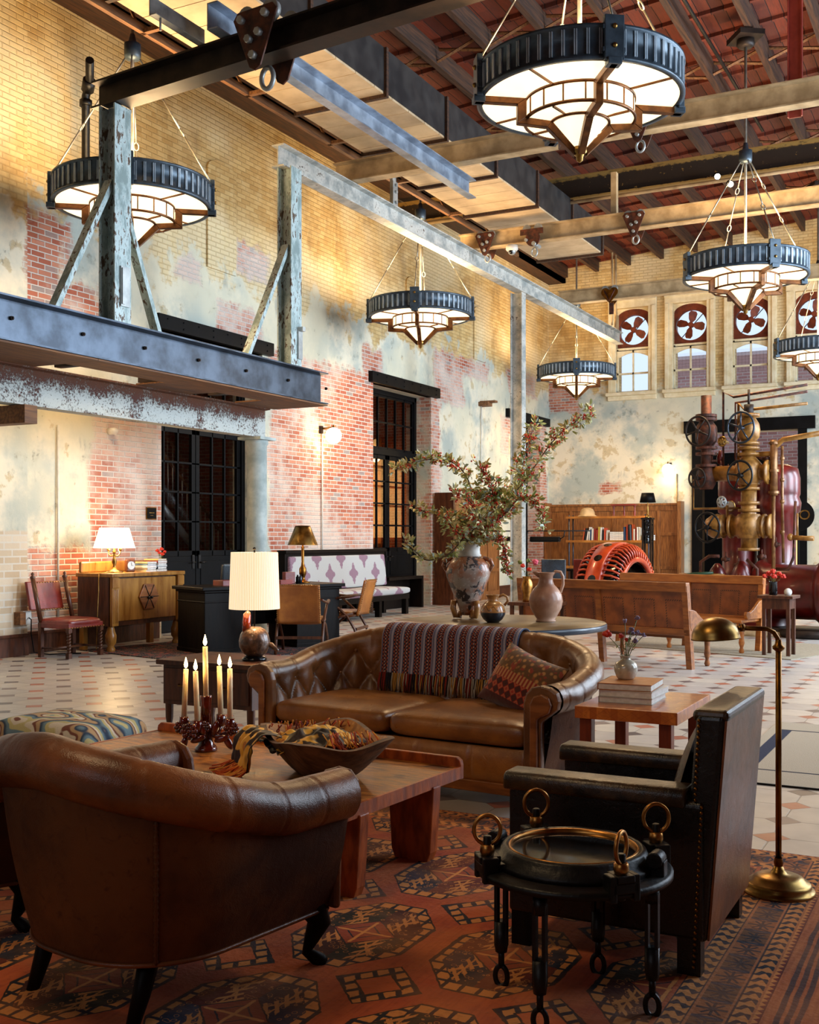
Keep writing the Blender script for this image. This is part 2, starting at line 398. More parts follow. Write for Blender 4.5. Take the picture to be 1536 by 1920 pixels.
# baseboard of the left wall, broken at the doors
bb = MB()
for a, b in ((5.5, 10.38),): bb.box(WX+.12, WX+.15, a, b, 0, .24).box(WX+.12, WX+.165, a, b, .24, .28)
for a, b in ((10.38, 13.05), (15.5, 19.55), (22.3, 26.8)): bb.box(WX, WX+.03, a, b, 0, .24).box(WX, WX+.045, a, b, .24, .28)
struct(bb, 'baseboard_left', MF['walnut'], bev=.006)
# ---- ceiling: deck, rafters, bridging, edge beam
def rz_(x): return 8.72+.08*(x-WX)
dk = MB(); a, b = WX-.5, RX+.6
dk.add([(a, -6, rz_(a)+.32), (b, -6, rz_(b)+.32), (b, 30.2, rz_(b)+.32), (a, 30.2, rz_(a)+.32), (a, -6, rz_(a)+.42), (b, -6, rz_(b)+.42), (b, 30.2, rz_(b)+.42), (a, 30.2, rz_(a)+.42)],
       [(0, 3, 2, 1), (4, 5, 6, 16), (0, 1, 5, 4), (1, 2, 6, 5), (2, 3, 7, 6), (3, 0, 4, 7)])
ceil = struct(dk, 'ceiling', MF['deck'])
x = WX+.55; rf = MB().box(-.05, .05, 0, 34, 0, .3); first = None; k = 0
while x < RX:
    if first is None: first = rf.build('rafter', MF['dark_joist'], ceil); o = first
    else: o = first.copy(); C.objects.link(o)
    o.location = (x, -4.4, rz_(x)-.02)
    x += .9; k += 1
x = WX+.55; xb = MB()
pu = MB()
for j in range(42):
    y = -4+j*.82; pu.add([(a, y, rz_(a)+.26), (b, y, rz_(b)+.26), (b, y+.07, rz_(b)+.26), (a, y+.07, rz_(a)+.26), (a, y, rz_(a)+.33), (b, y, rz_(b)+.33), (b, y+.07, rz_(b)+.33), (a, y+.07, rz_(a)+.33)],
       [(0, 3, 2, 1), (4, 5, 6, 7), (0, 1, 5, 4), (1, 2, 6, 5), (2, 3, 7, 6), (3, 0, 4, 7)])
pu.build('batten', MF['deck'], ceil)
x = WX+.6
while x < RX-1:
    for y in (9.5, 12.6, 15.8, 19.0, 23.2, 26.5):
        z0, z1 = rz_(x), rz_(x+.8)
        xb.tube([(x, y, z0+.02), (x+.8, y, z1+.24)], .028, 4, smooth=False); xb.tube([(x, y+.07, z0+.24), (x+.8, y+.07, z1+.02)], .028, 4, smooth=False)
    x += .9
xb.build('cross_bridging', MF['old_wood'], ceil)
MB().box(WX-.4, WX+.5, -5.5, WY, ZT-.1, ZT+.02).box(WX+.42, WX+.5, -5.5, WY, ZT-.1, ZT+.3).build('wall_plate', MF['dark_joist'], ceil)
# ---- outside, seen through the clerestory and the back opening
struct(MB().box(-9.6, 5, 36, 36.4, 0, 7.35), 'wall_outside', MF['brick_outside'])
t = struct(MB().box(-9.8, -7.2, 33, 33.4, 0, 4.3).box(-9.8, -9.4, 30.2, 33, 0, 4.3), 'wall_corridor', MF['brick_outside'])
# ---- clerestory windows with fans
def fan_window(i, cx):
    W = MB()   # casing
    for s in (-1, 1):
        xx = cx+s*.56; W.box(xx-.11, xx+.11, WY-.07, WY, 5.42, 7.76).box(xx-.05+s*.04, xx+.05+s*.04, WY-.11, WY-.07, 5.42, 7.76)
    W.box(cx-.67, cx+.67, WY-.07, WY, 7.76, 8.0).box(cx-.67, cx+.67, WY-.11, WY-.07, 7.93, 8.0)
    root = struct(W, 'window_%d' % i, MF['cream_wood'], bev=.008)
    MB().box(cx-.7, cx+.7, WY-.2, WY+.1, 5.36, 5.45).box(cx-.67, cx+.67, WY-.09, WY, 5.24, 5.36).build('window_sill', MF['cream_wood'], root, bev=.01)
    s_ = MB(); y0, y1 = WY+.06, WY+.11
    s_.box(cx-.45, cx-.41, y0, y1, 5.45, 6.65).box(cx+.41, cx+.45, y0, y1, 5.45, 6.65).box(cx-.45, cx+.45, y0, y1, 5.45, 5.5).box(cx-.022, cx+.022, y0, y1, 5.5, 6.6)
    s_.box(cx-.45, cx+.45, y0, y1, 5.95, 6.0).box(cx-.45, cx+.45, y0, y1, 6.6, 6.68)
    # arched top rail
    n = 12; top = [(cx-.41+.82*j/n, 6.42+.12*math.sin(PI*j/n)) for j in range(n+1)]
    MXZ = Matrix(((1, 0, 0, 0), (0, 0, 1, 0), (0, 1, 0, 0), (0, 0, 0, 1)))
    for j in range(n): s_.prism([top[j], top[j+1], (top[j+1][0], 6.62), (top[j][0], 6.62)], y0, y1, MXZ)
    s_.build('sash', MF['cream_wood'], root)
    MB().box(cx-.43, cx+.43, WY+.08, WY+.086, 5.5, 7.75).build('pane', MF['pane_glass'], root)
    # rusty fan board: arched plate with a round hole, built as a ring of quads
    fz = 7.17; r = .405; b_ = MB(); n = 48
    def outer(t):
        c, s = math.cos(t), math.sin(t); k = 1.2
        if abs(c) > 1e-6: k = min(k, .45/abs(c))
        if s < 0: k = min(k, (fz-6.68)/-s)
        if s > 0: 
            kk = k
            while kk > .3 and fz+kk*s > 7.5+.24*math.sqrt(max(0, 1-(kk*c/.47)**2)): kk -= .004
            k = kk
        return (cx+k*c, fz+k*s)
    for y_ in ((WY+.12, WY+.16),):
        vs = []
        for j in range(n):
            t = 2*PI*j/n; o_ = outer(t); q = (cx+r*math.cos(t), fz+r*math.sin(t))
            vs += [(q[0], y_[0], q[1]), (o_[0], y_[0], o_[1]), (q[0], y_[1]+.1, q[1]), (o_[0], y_[1]+.1, o_[1])]
        fs = []
        for j in range(n):
            k = (j+1) % n; fs += [(4*j, 4*k, 4*k+1, 4*j+1), (4*j, 4*j+2, 4*k+2, 4*k), (4*j+2, 4*j+3, 4*k+3, 4*k+2), (4*j+1, 4*k+1, 4*k+3, 4*j+3)]
        b_.add(vs, fs)
    b_.build('fan_board', MF['fan_rust'], root)
    # spandrel behind the arch, cream
    sp = MB()
    top = [(cx-.45+.9*j/14, 7.5+.24*math.sqrt(max(0, 1-((-.45+.9*j/14)/.47)**2))) for j in range(15)]
    for j in range(14): sp.prism([top[j], top[j+1], (top[j+1][0], 7.78), (top[j][0], 7.78)], WY+.1, WY+.2, MXZ)
    sp.build('arch_head', MF['cream_wood'], root)
    fn = thing_part('fan', root, (cx, WY+.1, fz)); a0 = (.5, .15, .35, .2, .6, .1, .3)[i-1]
    MB().cyl((0, -.05, 0), (0, .1, 0), .07, 12).build('hub', MF['fan_rust'], fn)
    MB().tube([(-.28, .12, -.32), (.3, .12, .3)], .012, 6).build('strut', MF['iron_black'], fn)
    bl = None
    for q in range(4):
        if bl is None:
            pl_ = [(.06, -.03), (.14, -.1), (.3, -.13), (.36, -.09), (.37, .05), (.3, .1), (.16, .08), (.06, .03)]
            bl = MB().prism(pl_, -.006, .006, Matrix.Rotation(R(22), 4, 'X')).build('blade', MF['fan_rust'], fn); o = bl
        else: o = bl.copy(); C.objects.link(o)
        o.rotation_euler = (R(90), 0, 0); o.rotation_euler = (Matrix.Rotation(PI/2*q+a0, 4, 'Y') @ Matrix.Rotation(R(90), 4, 'X')).to_euler()
def thing_part(name, parent, loc):
    o = bpy.data.objects.new(name, None); C.objects.link(o); o.parent = parent; o.location = loc; return o
for i, c in enumerate(WCX): fan_window(i+1, c)
# ---- doors of the left wall
def glazed(m, g, X, y0, y1, z0, z1, ny, nz, fw_=.07):
    m.box(X-.03, X+.03, y0, y0+fw_, z0, z1).box(X-.03, X+.03, y1-fw_, y1, z0, z1).box(X-.03, X+.03, y0, y1, z0, z0+fw_).box(X-.03, X+.03, y0, y1, z1-fw_, z1)
    for i in range(1, ny): yy = y0+fw_+(y1-y0-2*fw_)*i/ny; m.box(X-.02, X+.03, yy-.016, yy+.016, z0, z1)
    for i in range(1, nz): zz = z0+fw_+(z1-z0-2*fw_)*i/nz; m.box(X-.02, X+.03, y0, y1, zz-.016, zz+.016)
    g.box(X-.006, X+.0, y0+.01, y1-.01, z0+.01, z1-.01)
def door_set(i, y0, y1, zt, dz, X, open_=False):
    f = MB(); f.box(X-.06, X+.06, y0, y0+.09, 0, zt).box(X-.06, X+.06, y1-.09, y1, 0, zt).box(X-.06, X+.06, y0, y1, zt-.1, zt).box(X-.06, X+.06, y0+.09, y1-.09, dz, dz+.12)
    root = struct(f, 'door_%d' % i, MF['black_paint'], bev=.005)
    if zt-dz > .5:
        m, g = MB(), MB(); glazed(m, g, X, y0+.09, y1-.09, dz+.12, zt-.1, 6, 2, .05); tr = m.build('transom_window', MF['black_paint'], root); g.build('pane', MF['pane_glass'], tr)
    mid = (y0+y1)/2
    for k, (a, b) in enumerate(((y0+.09, mid), (mid, y1-.09))):
        m, g = MB(), MB(); glazed(m, g, X, a+.01, b-.01, 1.2, dz, 3, 4, .09)
        m.box(X-.03, X+.03, a+.01, b-.01, .02, 1.2).box(X+.03, X+.045, a+.12, b-.12, .2, .62).box(X+.03, X+.045, a+.12, b-.12, .7, 1.12)
        lf = m.build('door_leaf', MF['black_paint'], root, bev=.004); g.build('pane', MF['pane_glass'], lf)
        yy = b-.08 if k == 0 else a+.08
        MB().box(X+.03, X+.05, yy-.03, yy+.03, 1.0, 1.22).tube([(X+.05, yy, 1.1), (X+.1, yy, 1.1), (X+.1, yy+(.1 if k else -.1), 1.1)], .011, 8).build('door_handle', MF['iron_black'], lf)
door_set(1, 13.12, 15.74, 4.62, 3.25, WX-.42)
door_set(2, 19.6, 22.22, 4.62, 3.25, WX-.42)
door_set(3, 26.9, 29.0, 4.6, 3.25, WX-.42)
for (a, b, z, lab) in ((12.95, 15.95, 4.62, 'black steel lintel beam half hidden above the blue steel canopy'), (19.41, 22.5, 4.62, 'black steel lintel beam over the tall glazed doors right of the patterned settee'), (26.53, 29.55, 4.6, 'black steel lintel beam over the doorway behind the tall I-beam column')):
    m = MB().box(WX-.1, WX+.1, a, b, z, z+.22)
    for i in range(8):
        yy = a+.2+(b-a-.4)*i/7; m.cyl((WX+.1, yy, z+.16), (WX+.115, yy, z+.16), .014, 8)
        if i % 2: m.cyl((WX+.1, yy, z+.06), (WX+.115, yy, z+.06), .014, 8)
    tag(m.build('steel_lintel', MF['black_paint'], bev=.004), lab, 'lintel')
# rooms behind the doors: brick walls, stair, lamps
bh = MB().box(-15.4, -15.2, 10, 31, 0, 5.5).box(-15.4, WX-.62, 10, 10.2, 0, 5.5).box(-15.4, WX-.62, 30.2, 30.4, 0, 5.5).box(-15.2, WX-.6, 19.0, 19.15, 0, 5.5).box(-15.2, WX-.6, 26.65, 26.8, 0, 5.5).box(-12.7, WX-.6, 17.3, 17.5, 0, 5.5).box(-15.4, WX-.62, 10, 30.4, 5.5, 5.6)
struct(bh, 'wall_side_rooms', MF['brick_inner'])
st = thing('staircase', (-13.7, 16.6, 0), 0, 'stair with pale metal balusters seen through the glazed door beside the sideboard', 'staircase')
tr_ = MB(); ba = MB()
for i in range(12):
    tr_.box(-.6, .5, -1.6+i*.27, -1.3+i*.27, 2.75-i*.23, 2.8-i*.23)
    for q in (0, .13): ba.cyl((.48, -1.5+i*.27+q, 2.8-i*.23), (.48, -1.5+i*.27+q, 3.6-i*.23), .012, 6)
tr_.build('tread', MF['walnut'], st); ba.build('balusters', MF['galv'], st)
MB().tube([(.48, -1.6, 3.68), (.48, 1.7, .9)], .03, 8).build('handrail', MF['old_wood'], st)
MB().tube([(.45, -1.6, 2.7), (.45, 1.7, -.1+.1)], .09, 4).build('stringer', MF['galv'], st)
def pt(name, loc, e, col, r=.08, parent=None):
    l = bpy.data.lights.new(name, 'POINT'); l.energy = e; l.color = col; l.shadow_soft_size = r
    o = bpy.data.objects.new(name, l); C.objects.link(o); o.location = loc
    if parent: o.parent = parent
    return o
WARM = (1, .62, .30)
def pendant(loc, lab, e=60):
    t_ = thing('pendant_lamp', loc, 0, lab, 'lamp'); MB().ball((0, 0, 0), .09).build('globe', MF['amber_lit'], t_)
    MB().cyl((0, 0, .08), (0, 0, 5.5-loc[2]), .008, 6).build('cord', MF['black_paint'], t_); pt('pendant_light', (0, 0, -.3), e, WARM, .15, t_)
pendant((-13.6, 15.0, 3.7), 'warm pendant globe hanging behind the glazed door beside the sideboard', 7)
pendant((-13.1, 22.6, 3.7), 'warm pendant globe behind the tall doors right of the settee', 22)
pendant((-12.6, 28.0, 3.9), 'warm pendant globe behind the far doorway by the corner', 12)
t_ = thing('bottle_shelf', (-14.9, 25.0, 0), 0, 'lit wooden bottle shelf behind the tall doors right of the settee', 'shelf')
m = MB(); m.box(-.2, .2, -1.6, -1.55, 0, 4.2).box(-.2, .2, 1.55, 1.6, 0, 4.2)
for i in range(8): m.box(-.2, .2, -1.6, 1.6, .3+i*.5, .34+i*.5)
m.build('shelf_unit', MF['shelf_wood'], t_); MB().box(-.2, -.18, -1.5, 1.5, 1.5, 3.6).build('lit_back', MF['amber_lit'], t_)
# ---- back opening: steel portal and lintel
m = MB().box(DX0-.02, DX0+.26, WY-.06, WY+.2, 0, DZ).box(DX1-.2, DX1+.02, WY-.06, WY+.2, 0, DZ)
for i in range(14): m.cyl((DX0+.2, WY-.06, .3+i*.28), (DX0+.2, WY-.075, .3+i*.28), .014, 8)
struct(m, 'door_4', MF['black_paint'])
m = MB().box(-7.2, -3.9, WY-.12, WY+.05, 4.26, 4.58)
for i in range(10):
    for zz in (4.34, 4.5): m.cyl((-7.05+i*.33, WY-.12, zz), (-7.05+i*.33, WY-.135, zz), .014, 8)
tag(m.build('steel_lintel', MF['black_paint']), 'wide black steel lintel beam above the opening behind the red compressor', 'lintel')
t_ = thing('corridor_screen', (-4.85, 32.2, 0), 0, 'amber lit door panel in the passage behind the red compressor', 'door')
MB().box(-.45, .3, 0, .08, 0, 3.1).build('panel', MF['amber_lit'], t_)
MB().box(-3.2, -.45, 0, .15, 0, 3.9).box(.3, 1.2, 0, .15, 0, 3.9).build('dark_panel', MF['black_paint'], t_)
# ---------------------------------------------------------------- steelwork
F = MATS
# canopy by the left wall: blue-grey beam, rust flaked beam, round column
y0 = 5.0
o = put(ibeam(13.72-y0, .45, .28, .018), 'canopy_beam', F['mill_steel'], (-8.6, y0, 3.42), R(90), 'blue grey steel canopy beam with bolts above the desk and sideboard', 'beam')
bm = MB()
for i in range(9):
    yy = 1.0+i*.98; bm.cyl((yy, -.012, .25), (yy, -.035, .25), .022, 6).ball((yy, -.035, .25), .016, 8)
bm.build('bolts', F['steel_dark'], o)
o = put(ibeam(13.62-y0, .44, .2, .02), 'rusty_beam', F['rust_flake'], (-9.5, y0, 2.96), R(90), 'flaking white and rust steel beam resting on the round column', 'beam')
m = MB().lathe([(.19, 0), (.19, .03), (.145, .05), (.145, 2.84), (.165, 2.86), (.165, 2.92)], 28); m.box(-.2, .2, -.2, .2, 2.92, 2.96)
put(m, 'round_column', F['concrete_col'], (-9.5, 13.42, 0), 0, 'pale round steel column standing behind the pleated table lamp', 'column')
for i, yy in enumerate((6.6, 8.0, 9.4, 10.8, 12.2, 13.5)):
    put(MB().box(-9.41, -8.62, -.05, .05, 0, .07), 'cross_angle', F['steel_dark'], (0, yy, 3.43), 0, 'short dark cross bar under the blue steel canopy', 'beam', 'cross bars under the canopy')
for i, (x_, a, b) in enumerate(((-9.4, 5.05, 9.05), (-9.4, 10.7, 11.75), (-9.4, 12.75, 13.72), (-8.95, 9.05, 10.7), (-8.95, 11.75, 12.75))):
    put(MB().box(x_, -8.47, a+.003, b-.003, -.025, -.006), 'canopy_plate', F['old_wood'], (0, 0, 3.42), 0, 'rust brown soffit plate under the blue canopy', 'plate', 'soffit plates of the canopy')
put(MB().box(WX+.1, -9.3, -.09, .09, 0, .2), 'timber_joist', F['old_wood'], (0, 8.9, 2.75), 0, 'old timber beam end between the pilaster and the rusty beam', 'beam')
# H posts
def hpost(L, sx=.23, sy=.26, t=.02):
    p = [(-sx/2, -sy/2), (-sx/2+t, -sy/2), (-sx/2+t, -t/2), (sx/2-t, -t/2), (sx/2-t, -sy/2), (sx/2, -sy/2), (sx/2, sy/2), (sx/2-t, sy/2), (sx/2-t, t/2), (-sx/2+t, t/2), (-sx/2+t, sy/2), (-sx/2, sy/2)]
    return MB().prism(p, 0, L)
def brace(parent, y1, z1, y2, z2):
    d = Vector((0, y2-y1, z2-z1)); L = d.length; a = math.atan2(z2-z1, y2-y1)
    m = MB().box(0, L, -.05, .05, -.012, .0).box(0, L, .04, .05, -.08, .0)
    M = Matrix.Translation((0, y1, z1)) @ Matrix.Rotation(R(90), 4, 'Z') @ Matrix.Rotation(-a, 4, 'Y')
    mm = MB().box(0, L, -.055, .055, -.03, .03)
    b = MB(); [b.add(mm.v, mm.f, M)]; return b.build('brace', F['post_paint'], parent)
p1 = put(hpost(2.39), 'steel_post', F['post_paint'], (-8.6, 9.45, 3.87), 0, 'tall weathered steel post in front of the left chandelier, with two slanted braces', 'post')
brace(p1, -.92, 0, -.08, 1.55); brace(p1, .70, 0, .08, 1.42)
MB().box(.115, .135, -.05, .09, .18, .62).box(.12, .15, -.04, .0, .2, .6).build('slot_plate', F['galv'], p1)
p2 = put(hpost(2.73), 'steel_post', F['post_paint'], (-8.6, 12.92, 3.87), 0, 'weathered steel post with one brace under the near end of the crane rail', 'post')
brace(p2, -1.02, 0, -.08, 1.65)
MB().box(.115, .14, .02, .12, .1, .5).box(.115, .2, .03, .1, .48, .54).build('slot_plate', F['galv'], p2)
put(hpost(6.58, .26, .22), 'steel_post', F['rail_paint'], (-8.7, 21.6, 0), 0, 'tallest steel I-beam column rising from the floor behind the berry branches', 'post')
# rails and beams
put(ibeam(15.95, .31, .2, .018), 'crane_rail', F['rail_paint'], (-8.68, 12.75, 6.6), R(90), 'long pale grey overhead crane rail on posts along the brick wall', 'beam')
put(ibeam(10.4, .3, .24, .022, x0=-.25), 'jib_beam', F['steel_dark'], (-8.6, 9.45, 6.27), R(-6), 'nearest dark brown overhead steel beam resting on the braced post', 'beam')
for yy, lab in ((14.69, 'cream overhead beam behind the largest chandelier'), (19.24, 'cream overhead beam carrying three trolleys and a white dome camera'), (24.7, 'farthest cream overhead beam in front of the fan windows')):
    put(ibeam(12.4, .31, .2, .018), 'cross_beam', F['cream_beam'], (-8.92, yy, 6.92), 0, lab, 'beam')
g = put(ibeam(14.5, .45, .24, .03), 'roof_girder', F['girder_paint'], (-11.0, 20.7, 8.05), 0, 'dark roof girder with flaking gold paint edges above the cream beams', 'beam')
MB().cyl((0, -.1, -.06), (14.5, -.1, -.06), .035, 8).build('pipe', F['cream_beam'], g)
o = put(channel(6.3, .27, .13, .014), 'steel_channel', F['blue_channel'], (-6.95, 8.96, 6.58), R(90), 'long pale blue steel channel lying across the dark jib beam', 'beam')
put(MB().box(0, .85, -.006, .006, 0, .2).box(0, .85, -.08, .0, 0, .012).cyl((.1, -.05, .0), (.1, -.05, -.12), .012, 6), 'steel_angle', F['galv'], (-7.25, 8.45, 6.58), R(90), 'short steel angle at the top edge beside the duct', 'beam')
for yy in (16.09,):
    m = MB().box(-.025, .025, -.06, .06, 0, 2.2).box(.03, .045, -.08, .08, 0, .42)
    for z in (.08, .25, .36): m.cyl((.045, 0, z), (.08, 0, z), .025, 6)
    put(m, 'rail_hanger', F['galv'], (-8.68, yy, 6.91), 0, 'flat steel hanger bar bolted to the crane rail beside the second chandelier', 'hanger')
m = MB().cyl((0, -.3, .1), (0, -.3, 2.2), .03, 8).cyl((0, 0, .1), (0, 0, 2.2), .035, 8).box(.03, .06, -.1, .1, 0, .4).box(-.06, .06, -.4, .1, 0, .03)
put(m, 'rail_hanger', F['cream_beam'], (-8.68, 28.35, 6.91), 0, 'pair of pale rods holding the far end of the crane rail', 'hanger')
put(MB().box(-.05, .05, -.06, .06, 0, .8), 'beam_hanger', F['cream_beam'], (-5.96, 19.4, 7.23), 0, 'short post between the roof girder and the beam with the trolleys', 'hanger')
m = MB().box(-.09, .09, -.01, .01, 0, 2.7).box(.075, .09, -.06, .01, 0, 2.7).box(-.09, -.075, -.06, .01, 0, 2.7)
put(m, 'hanging_channel', F['red_paint'], (-2.2, 14.9, 6.86), 0, 'red painted vertical steel channel hanging at the top right', 'hanger')
m = MB().tube([(0, 0, 0), (0, 0, 1.62), (.1, -.03, 1.74), (.45, -.4, 1.86)], .055, 10).cyl((0, 0, 1.48), (0, 0, 1.56), .085, 12).cyl((.05, -.02, 1.68), (.16, -.1, 1.77), .085, 12)
put(m, 'iron_pipe', F['iron_black'], (-10.75, 11.25, 5.8), 0, 'black iron pipe with elbow on the wall behind the left chandelier', 'pipe')
put(MB().cyl((0, 0, 0), (0, 13, .3), .03, 8), 'sprinkler_pipe', F['iron_black'], (-3.9, 9.3, 9.08), 0, 'thin black pipe running under the rafters at the top right', 'pipe')
put(MB().cyl((0, 0, 0), (13, 0, .9), .025, 8), 'sprinkler_pipe', F['iron_black'], (-10.0, 12.2, 8.72), 0, 'thin black pipe crossing the rafters behind the largest chandelier', 'pipe')
# duct
d_ = thing('air_duct', (-7.9, 5.0, 7.45), 0, 'long dark grey air duct with cream underside running along the ceiling', 'duct')
MB().box(-.7, .7, 0, 17.7, .03, .62).build('casing', simple('duct_grey', '#2d2b2c', '#3f3c3b', .45, .3, 3), d_)
pn = MB()
for i in range(36): pn.box(-.69, .69, i*.49+.01, i*.49+.488, 0, .03)
pn.build('underside_panel', simple('duct_cream', '#b59b78', '#cdb490', .6, 0, 3), d_)
ms = None
for i in range(10):
    yy = .6+i*1.88
    if ms is None: ms = MB().box(-.74, .74, -.03, .03, -.05, .02).box(-.74, -.7, -.03, .03, -.05, .62).box(.7, .74, -.03, .03, -.05, .62).build('joint_flange', F['dark_joist'], d_); o = ms
    else: o = ms.copy(); C.objects.link(o)
    o.location = (0, yy, 0)
MB().box(-1.0, -.94, 0, 17, .0, .1).build('support_angle', F['old_wood'], d_)
h0 = None
for i in range(8):
    if h0 is None: h0 = MB().box(-1.0, -.7, 0, .06, 0, .05).tube([(-1.0, 0, .05), (-1.5, 0, 1.0)], .02, 4, smooth=False).build('support_bar', F['old_wood'], d_); o = h0
    else: o = h0.copy(); C.objects.link(o)
    o.location = (0, 1+i*2.1, 0)
# trolleys
def trolley(style):
    t = thing('beam_trolley', (0, 0, 0), 0, 'x', 'trolley')
    if style == 0:   # triangular plates
        pl_ = [(-.2, .12), (-.16, .17), (.16, .17), (.2, .12), (.05, -.24), (0, -.27), (-.05, -.24)]
        for s in (-1, 1):
            MB().prism(pl_, -.008, .008, TR(0, s*.15, 0, 0, 0, R(90))).build('side_plate', F['machine_rust'], t, bev=.004)
        bt = MB()
        for x, z in ((-.11, .1), (.11, .1), (0, -.17), (-.04, -.05), (.05, -.02)):
            bt.cyl((x, -.2, z), (x, -.15, z), .028, 6)
        bt.build('bolts', F['galv'], t)
    elif style == 1:   # heart plates
        out = [(0, -.2)]+[(.1+.1*math.cos(a), .06+.1*math.sin(a)) for a in [R(-30+i*30) for i in range(7)]]
        pl_ = out+[(-x, z) for x, z in out[::-1][:-1]]
        for s in (-1, 1): MB().prism(pl_, -.008, .008, TR(0, s*.14, 0, 0, 0, R(90))).build('side_plate', F['old_brass'], t, bev=.004)
        MB().tube([(-.12, -.16, .1), (0, -.17, -.15), (.12, -.16, .1)], .02, 6).box(-.05, .05, -.02, .02, -.42, -.16).build('link_bar', F['machine_rust'], t)
    else:   # slab with half round cheek
        MB().box(-.22, .22, -.17, -.14, .02, .12).build('side_plate', F['machine_rust'], t)
        MB().cyl((.02, -.16, -.06), (.02, -.13, -.06), .14, 20).build('cheek', F['machine_rust'], t)
        MB().box(-.22, .22, .14, .17, .02, .12).build('back_plate', F['machine_rust'], t)
        MB().cyl((-.1, -.2, -.08), (-.1, -.13, -.08), .03, 8).cyl((.05, -.2, -.16), (.05, .1, -.16), .04, 10).build('bolts', F['galv'], t)
    for x in (-.11, .11):
        for s in (-1, 1): MB().cyl((x, s*.09, .14), (x, s*.13, .14), .075, 18).build('wheel', F['galv'], t)
    if style != 1:
        MB().tube([(.0+.055*math.cos(a), -.02, -.28+.075*math.sin(a)) for a in [2*PI*i/18 for i in range(18)]], .018, 8, closed=True).build('hook_ring', F['galv'], t)
    return t
T0 = trolley(0); T1 = trolley(1); T2 = trolley(2)
def place(o, x, y, z, lab, rz=0, s=1): o.location = (x, y, z); o['label'] = lab; o.rotation_euler = (0, 0, rz); o.scale = (s, s, s)
place(T0, -6.37, 9.21, 6.46, 'rusty triangular trolley hanging on the nearest dark jib beam', R(-6), 1.4)
a = dup(T0); place(a, -8.35, 19.24, 7.02, 'leftmost trolley on the cream beam, just above the crane rail')
place(T2, -7.42, 19.24, 7.02, 'slab sided trolley beside the white dome camera')
a = dup(T0); place(a, -5.52, 19.24, 7.02, 'red brown trolley in the middle of the cream beam, right of the dome camera')
place(T1, -7.66, 24.7, 7.02, 'heart shaped trolley on the farthest cream beam')
a = dup(T0); place(a, -4.15, 14.69, 7.02, 'trolley partly hidden behind the largest chandelier')
t_ = thing('dome_camera', (-7.87, 19.24, 6.92), 0, 'small white dome security camera under the cream beam', 'camera')
MB().lathe([(0, 0), (.11, 0), (.115, -.07), (.09, -.1), (0, -.1)], 24).build('housing', F['white_plastic'], t_)
MB().ball((0, 0, -.1), .075, 20).build('lens_dome', F['galv'], t_); MB().ball((.0, -.04, -.12), .045, 12).build('lens', F['lens_black'], t_)
for (xx, zz) in ((-4.35, 8.0), (-4.12, 7.83)):
    t_ = thing('spotlight', (xx, 20.3, zz), 0, 'small lit black spotlight clamped under the dark roof girder', 'lamp', 'spotlights under the roof girder')
    MB().cyl((0, 0, 0), (.05, -.16, -.07), .06, 14).tube([(0, -.02, 0), (0, .2, .02), (0, .3, .1)], .02, 6).build('housing', F['black_paint'], t_)
    MB().cyl((.048, -.155, -.068), (.052, -.168, -.073), .05, 14).build('lit_face', F['spot_lit'], t_)
